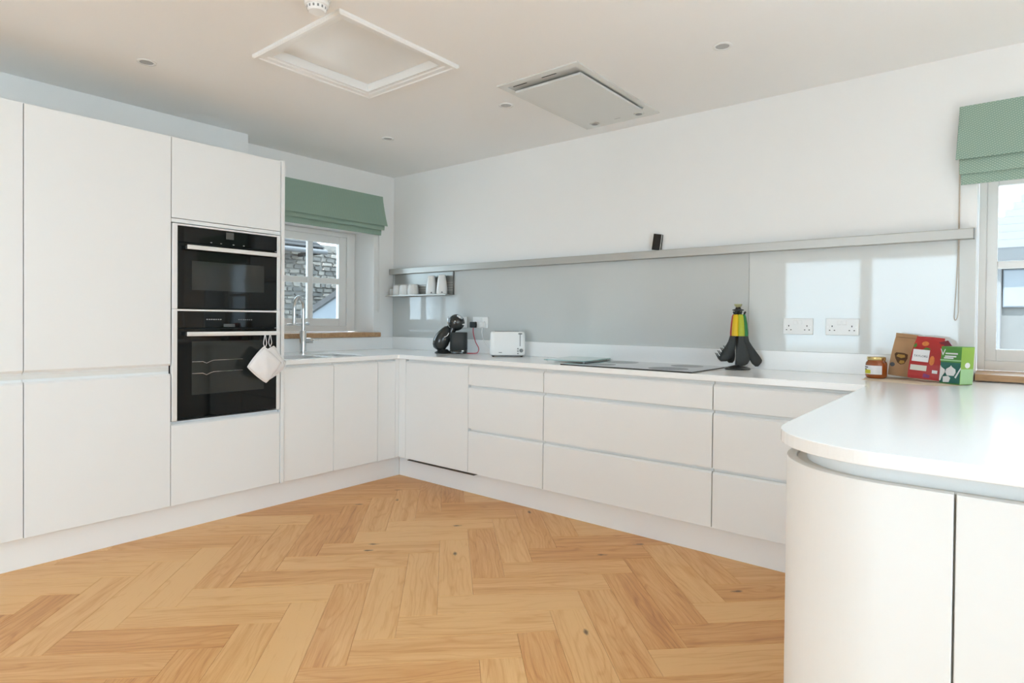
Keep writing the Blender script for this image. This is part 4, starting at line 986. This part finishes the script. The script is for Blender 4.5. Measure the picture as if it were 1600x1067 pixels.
GBF = mat('green_box_card', (.10,.30,.06), .4, noise=(15,.35)); GBS = mat('lime_box_card', (.30,.50,.08), .4, noise=(8,.2)); TEAL = mat('teal_print', (.03,.16,.13), .4, noise=(25,.4)); MINT = mat('mint_print', (.38,.62,.32), .4, noise=(10,.1))
t = thing('green_tea_box', (4.016, -.268, ZP), 'green carton with a white teapot picture and lime green side', 'box', rotz=R(-36))
w, d, h = .090, .070, .160
mt = Matrix.Translation((0,0,.0005)) @ Matrix.Rotation(R(0), 4, 'Y')
sh = Matrix(((1,0,.055,0),(0,1,0,0),(0,0,1,0),(0,0,0,1)))
def tb(bm): bm.transform(mt @ sh); return bm
obj('carton', tb(B(-w/2, w/2, -d/2, d/2, 0, h)), GBF, t, world=False, bevel=.0008)
obj('side_print', tb(B(w/2+.0002, w/2+.0007, -d/2+.001, d/2-.001, .002, h-.002)), GBS, t, world=False)
obj('side_print', tb(B(w/2+.0008, w/2+.0012, -d/2+.001, d/2-.001, .003, .066)), MINT, t, world=False)
obj('picture', tb(B(-w/2+.001, w/2-.001, -d/2-.0006, -d/2-.0001, .004, .092)), TEAL, t, world=False)
def fp(m_, name, shape, k=1):
    bm = bmesh.new(); prism(bm, shape, lambda p, q, y: (p, y, q), -d/2-.0006-.0004*k, -d/2-.0007); return obj(name, tb(bm), m_, t, world=False)
fp(WLAB, 'teapot_print', [(-.020,.050),(-.016,.064),(0,.074),(.004,.080),(.008,.074),(.024,.064),(.026,.050),(.018,.036),(-.012,.036)], 2)
fp(WLAB, 'teapot_print', [(-.044,.078),(-.038,.070),(-.022,.060),(-.022,.048),(-.034,.030),(-.040,.012),(-.046,.012),(-.044,.050)], 2)
fp(WLAB, 'cup_print', [(-.030,.030),(-.006,.034),(.004,.026),(-.002,.008),(-.028,.006)], 2)
fp(WLAB, 'leaf_print', [(.022,.030),(.046,.074),(.048,.068),(.028,.026)], 2)
fp(MINT, 'band_print', [(-.046,.098),(.046,.098),(.046,.104),(-.046,.104)], 2)
lighten_text('V', .040, WLAB, t, mt @ sh @ Matrix.Translation((-.036, -d/2-.0008, .133)) @ Matrix.Rotation(R(90), 4, 'X'))
for x0_, x1_, z in ((-.024,.030,.1300), (-.026,.024,.1180), (-.030,.012,.1105)): fp(WLAB, 'print_line', [(x0_,z-.003),(x1_,z-.003),(x1_,z+.003),(x0_,z+.003)], 2)
bm = bmesh.new(); loft(bm, [((w/2+.0013, .0, .082), (0,.014,0), (0,0,.012)), ((w/2+.0017, .0, .082), (0,.014,0), (0,0,.012))], 16); obj('seal_print', tb(bm), WLAB, t, world=False)

# ------------------------------------------------------------------ outside
grd = obj('ground', B(-30, 30, -34, 34, -.45, -.12), mat('gravel', (.34,.33,.31), .95, noise=(8,.3), bump=(40,.6)), kind='structure'); grd['label'] = 'grey gravel yard outside'
STONE = [mat('stone_a', (.150,.138,.120), .95, noise=(12,.35), bump=(30,.6)), mat('stone_b', (.120,.112,.100), .95, noise=(12,.35), bump=(30,.6)), mat('stone_c', (.185,.170,.148), .95, noise=(12,.3), bump=(30,.6)), mat('stone_d', (.095,.090,.082), .95, noise=(12,.35), bump=(30,.6))]
MORT = mat('lime_mortar', (.135,.126,.112), .95, noise=(20,.2), bump=(50,.5)); SLATE = mat('slate', (.026,.027,.028), 1.0, noise=(6,.25), bump=(20,.3), spec=.03); REND = mat('white_render', (.11,.125,.14), .9, noise=(3,.08), bump=(30,.3))
XS = -6.0
t = thing('stone_outbuilding', (XS-.5, 2.8, -.12), 'grey rubble stone outbuilding with a slate roof seen through the left window', 'building')
obj('wall', B(XS-.5, XS, -1.5, 7.0, -.12, 2.58), MORT, t)
rs = random.Random(3)
z = .98
while z < 2.47:
    hgt = rs.choice((.06,.075,.09,.11)); y = 2.05+rs.random()*.15
    while y < 4.2:
        ln = rs.uniform(.09,.25); n = 7; bm = bmesh.new()
        cy_, cz_ = y+ln/2, z+hgt/2
        pts = []
        for a, b in ((-1,-1),(0,-1.05),(1,-1),(1.04,0),(1,1),(0,1.05),(-1,1),(-1.04,0)):
            pts.append((cy_+a*(ln/2-.006)*rs.uniform(.72,1.05), cz_+b*(hgt/2-.005)*rs.uniform(.70,1.08)))
        p_ = rs.uniform(.02,.05)
        A = [bm.verts.new((XS+.0005, a, b)) for a, b in pts]; Bv = [bm.verts.new((XS+p_, cy_+(a-cy_)*.86, cz_+(b-cz_)*.84)) for a, b in pts]
        bm.faces.new(A); bm.faces.new(Bv)
        for i in range(8): bm.faces.new((A[i], A[(i+1) % 8], Bv[(i+1) % 8], Bv[i]))
        if min(b for _, b in pts) > .5: obj('stone', bm, rs.choice(STONE), t)
        else: bm.free()
        y += ln
    z += hgt
terr = obj('bounce_terrace', B(-3.0, 12.0, -16.0, ROOM_Y-T-.02, -.12, -.03), mat('pale_stone_paving', (.55,.57,.585), .9, noise=(3,.1), bump=(20,.3)), kind='structure'); terr['label'] = 'pale stone terrace added outside the garden doors to bounce light in'  # unseen pale paving, added to throw daylight up onto the ceiling
terr2 = obj('bounce_terrace_side', B(ROOM_X+T+.02, 14.0, ROOM_Y-T-.01, 4.0, -.12, -.03), MATS['pale_stone_paving'], kind='structure'); terr2['label'] = 'pale stone paving added outside the right wall to bounce light in'  # the same added paving, continued beside the right wall
# eaves over the left part of the wall
t = thing('lean_to_roof', (XS+.5, 1.2, 2.36), 'grey slate lean-to roof with gutter against the stone wall', 'roof')
prism_fn = lambda p, q, tt: (p, tt, q)
obj('roof_deck', prism(bmesh.new(), [(XS-.45,2.99),(XS+.72,2.42),(XS+.72,2.38),(XS-.45,2.95)], prism_fn, -1.5, 2.80), SLATE, t)
for k in range(8):
    a = k/8; x_ = XS-.45+1.17*a; z_ = 2.994-.57*a
    obj('slate_course', prism(bmesh.new(), [(x_,z_+.004),(x_+.16,z_-.078+.016),(x_+.16,z_-.078+.004),(x_,z_)], prism_fn, -1.5, 2.815), SLATE, t)
obj('gutter', tube(bmesh.new(), [(XS+.76, -1.5, 2.345), (XS+.76, 2.84, 2.345)], .042, 10), mat('grey_gutter', (.05,.052,.055), .7, noise=(10,.1)), t)
obj('bracket', B(XS+.06, XS+.70, 2.70, 2.76, 2.30, 2.36), SLATE, t)
t = thing('rendered_wall', (XS+.9, 3.9, -.12), 'pale blue-white sloping rendered wall outside the left window', 'wall')
obj('wall', prism(bmesh.new(), [(2.30,-.12),(6.2,-.12),(6.2,3.55),(2.30,1.19)], lambda p, q, tt: (tt, p, q), XS+.8, XS+1.0), REND, t)
obj('coping', prism(bmesh.new(), [(2.27,1.175),(6.2,3.552),(6.2,3.59),(2.27,1.213)], lambda p, q, tt: (tt, p, q), XS+.76, XS+1.04), SLATE, t)

t = thing('neighbour_house', (4.5, 9.5, -.12), 'pale neighbouring house with a slate roof seen through the right window', 'house')
HW = mat('pale_house_wall', (.088,.088,.084), .9, noise=(4,.2), bump=(20,.4)); HR = mat('weathered_slate_roof', (.062,.065,.068), .95, noise=(5,.15))
obj('wall', B(3.0, 9.0, 9.2, 13.0, -.12, 2.38), HW, t)
for k in range(12):
    a = k/12; z_ = 2.40+1.75*a; y_ = 9.02+2.1*a
    x0_ = 2.9 if z_ < 2.80 else 4.10+(z_-2.86)*.75
    obj('slate_course', prism(bmesh.new(), [(y_,z_),(y_+.19,z_+.155),(y_+.19,z_+.135),(y_,z_-.03)], lambda p, q, tt: (tt, p, q), x0_, 9.2), HR, t)
obj('roof_core', prism(bmesh.new(), [(9.3,2.382),(11.2,3.90),(13.0,2.382)], lambda p, q, tt: (tt, p, q), 5.2, 9.0), HR, t)
obj('fascia', B(2.9, 9.2, 8.98, 9.06, 2.17, 2.37), mat('grey_fascia', (.06,.064,.066), .9, noise=(6,.15)), t)
wn = obj('window', B(4.185, 4.75, 9.15, 9.1995, 1.44, 2.05), REND, t, bevel=.01)
for x0_ in (4.20, 4.48): obj('pane', B(x0_, x0_+.255, 9.140, 9.1495, 1.46, 2.03), mat('pale_blind', (.115,.125,.135), .6, noise=(6,.05)), wn)
obj('drainpipe', tube(bmesh.new(), [(4.13, 9.14, 2.15), (4.13, 9.14, -.10)], .04, 8), mat('grey_pipe', (.11,.11,.11), .8, noise=(6,.1)), t)
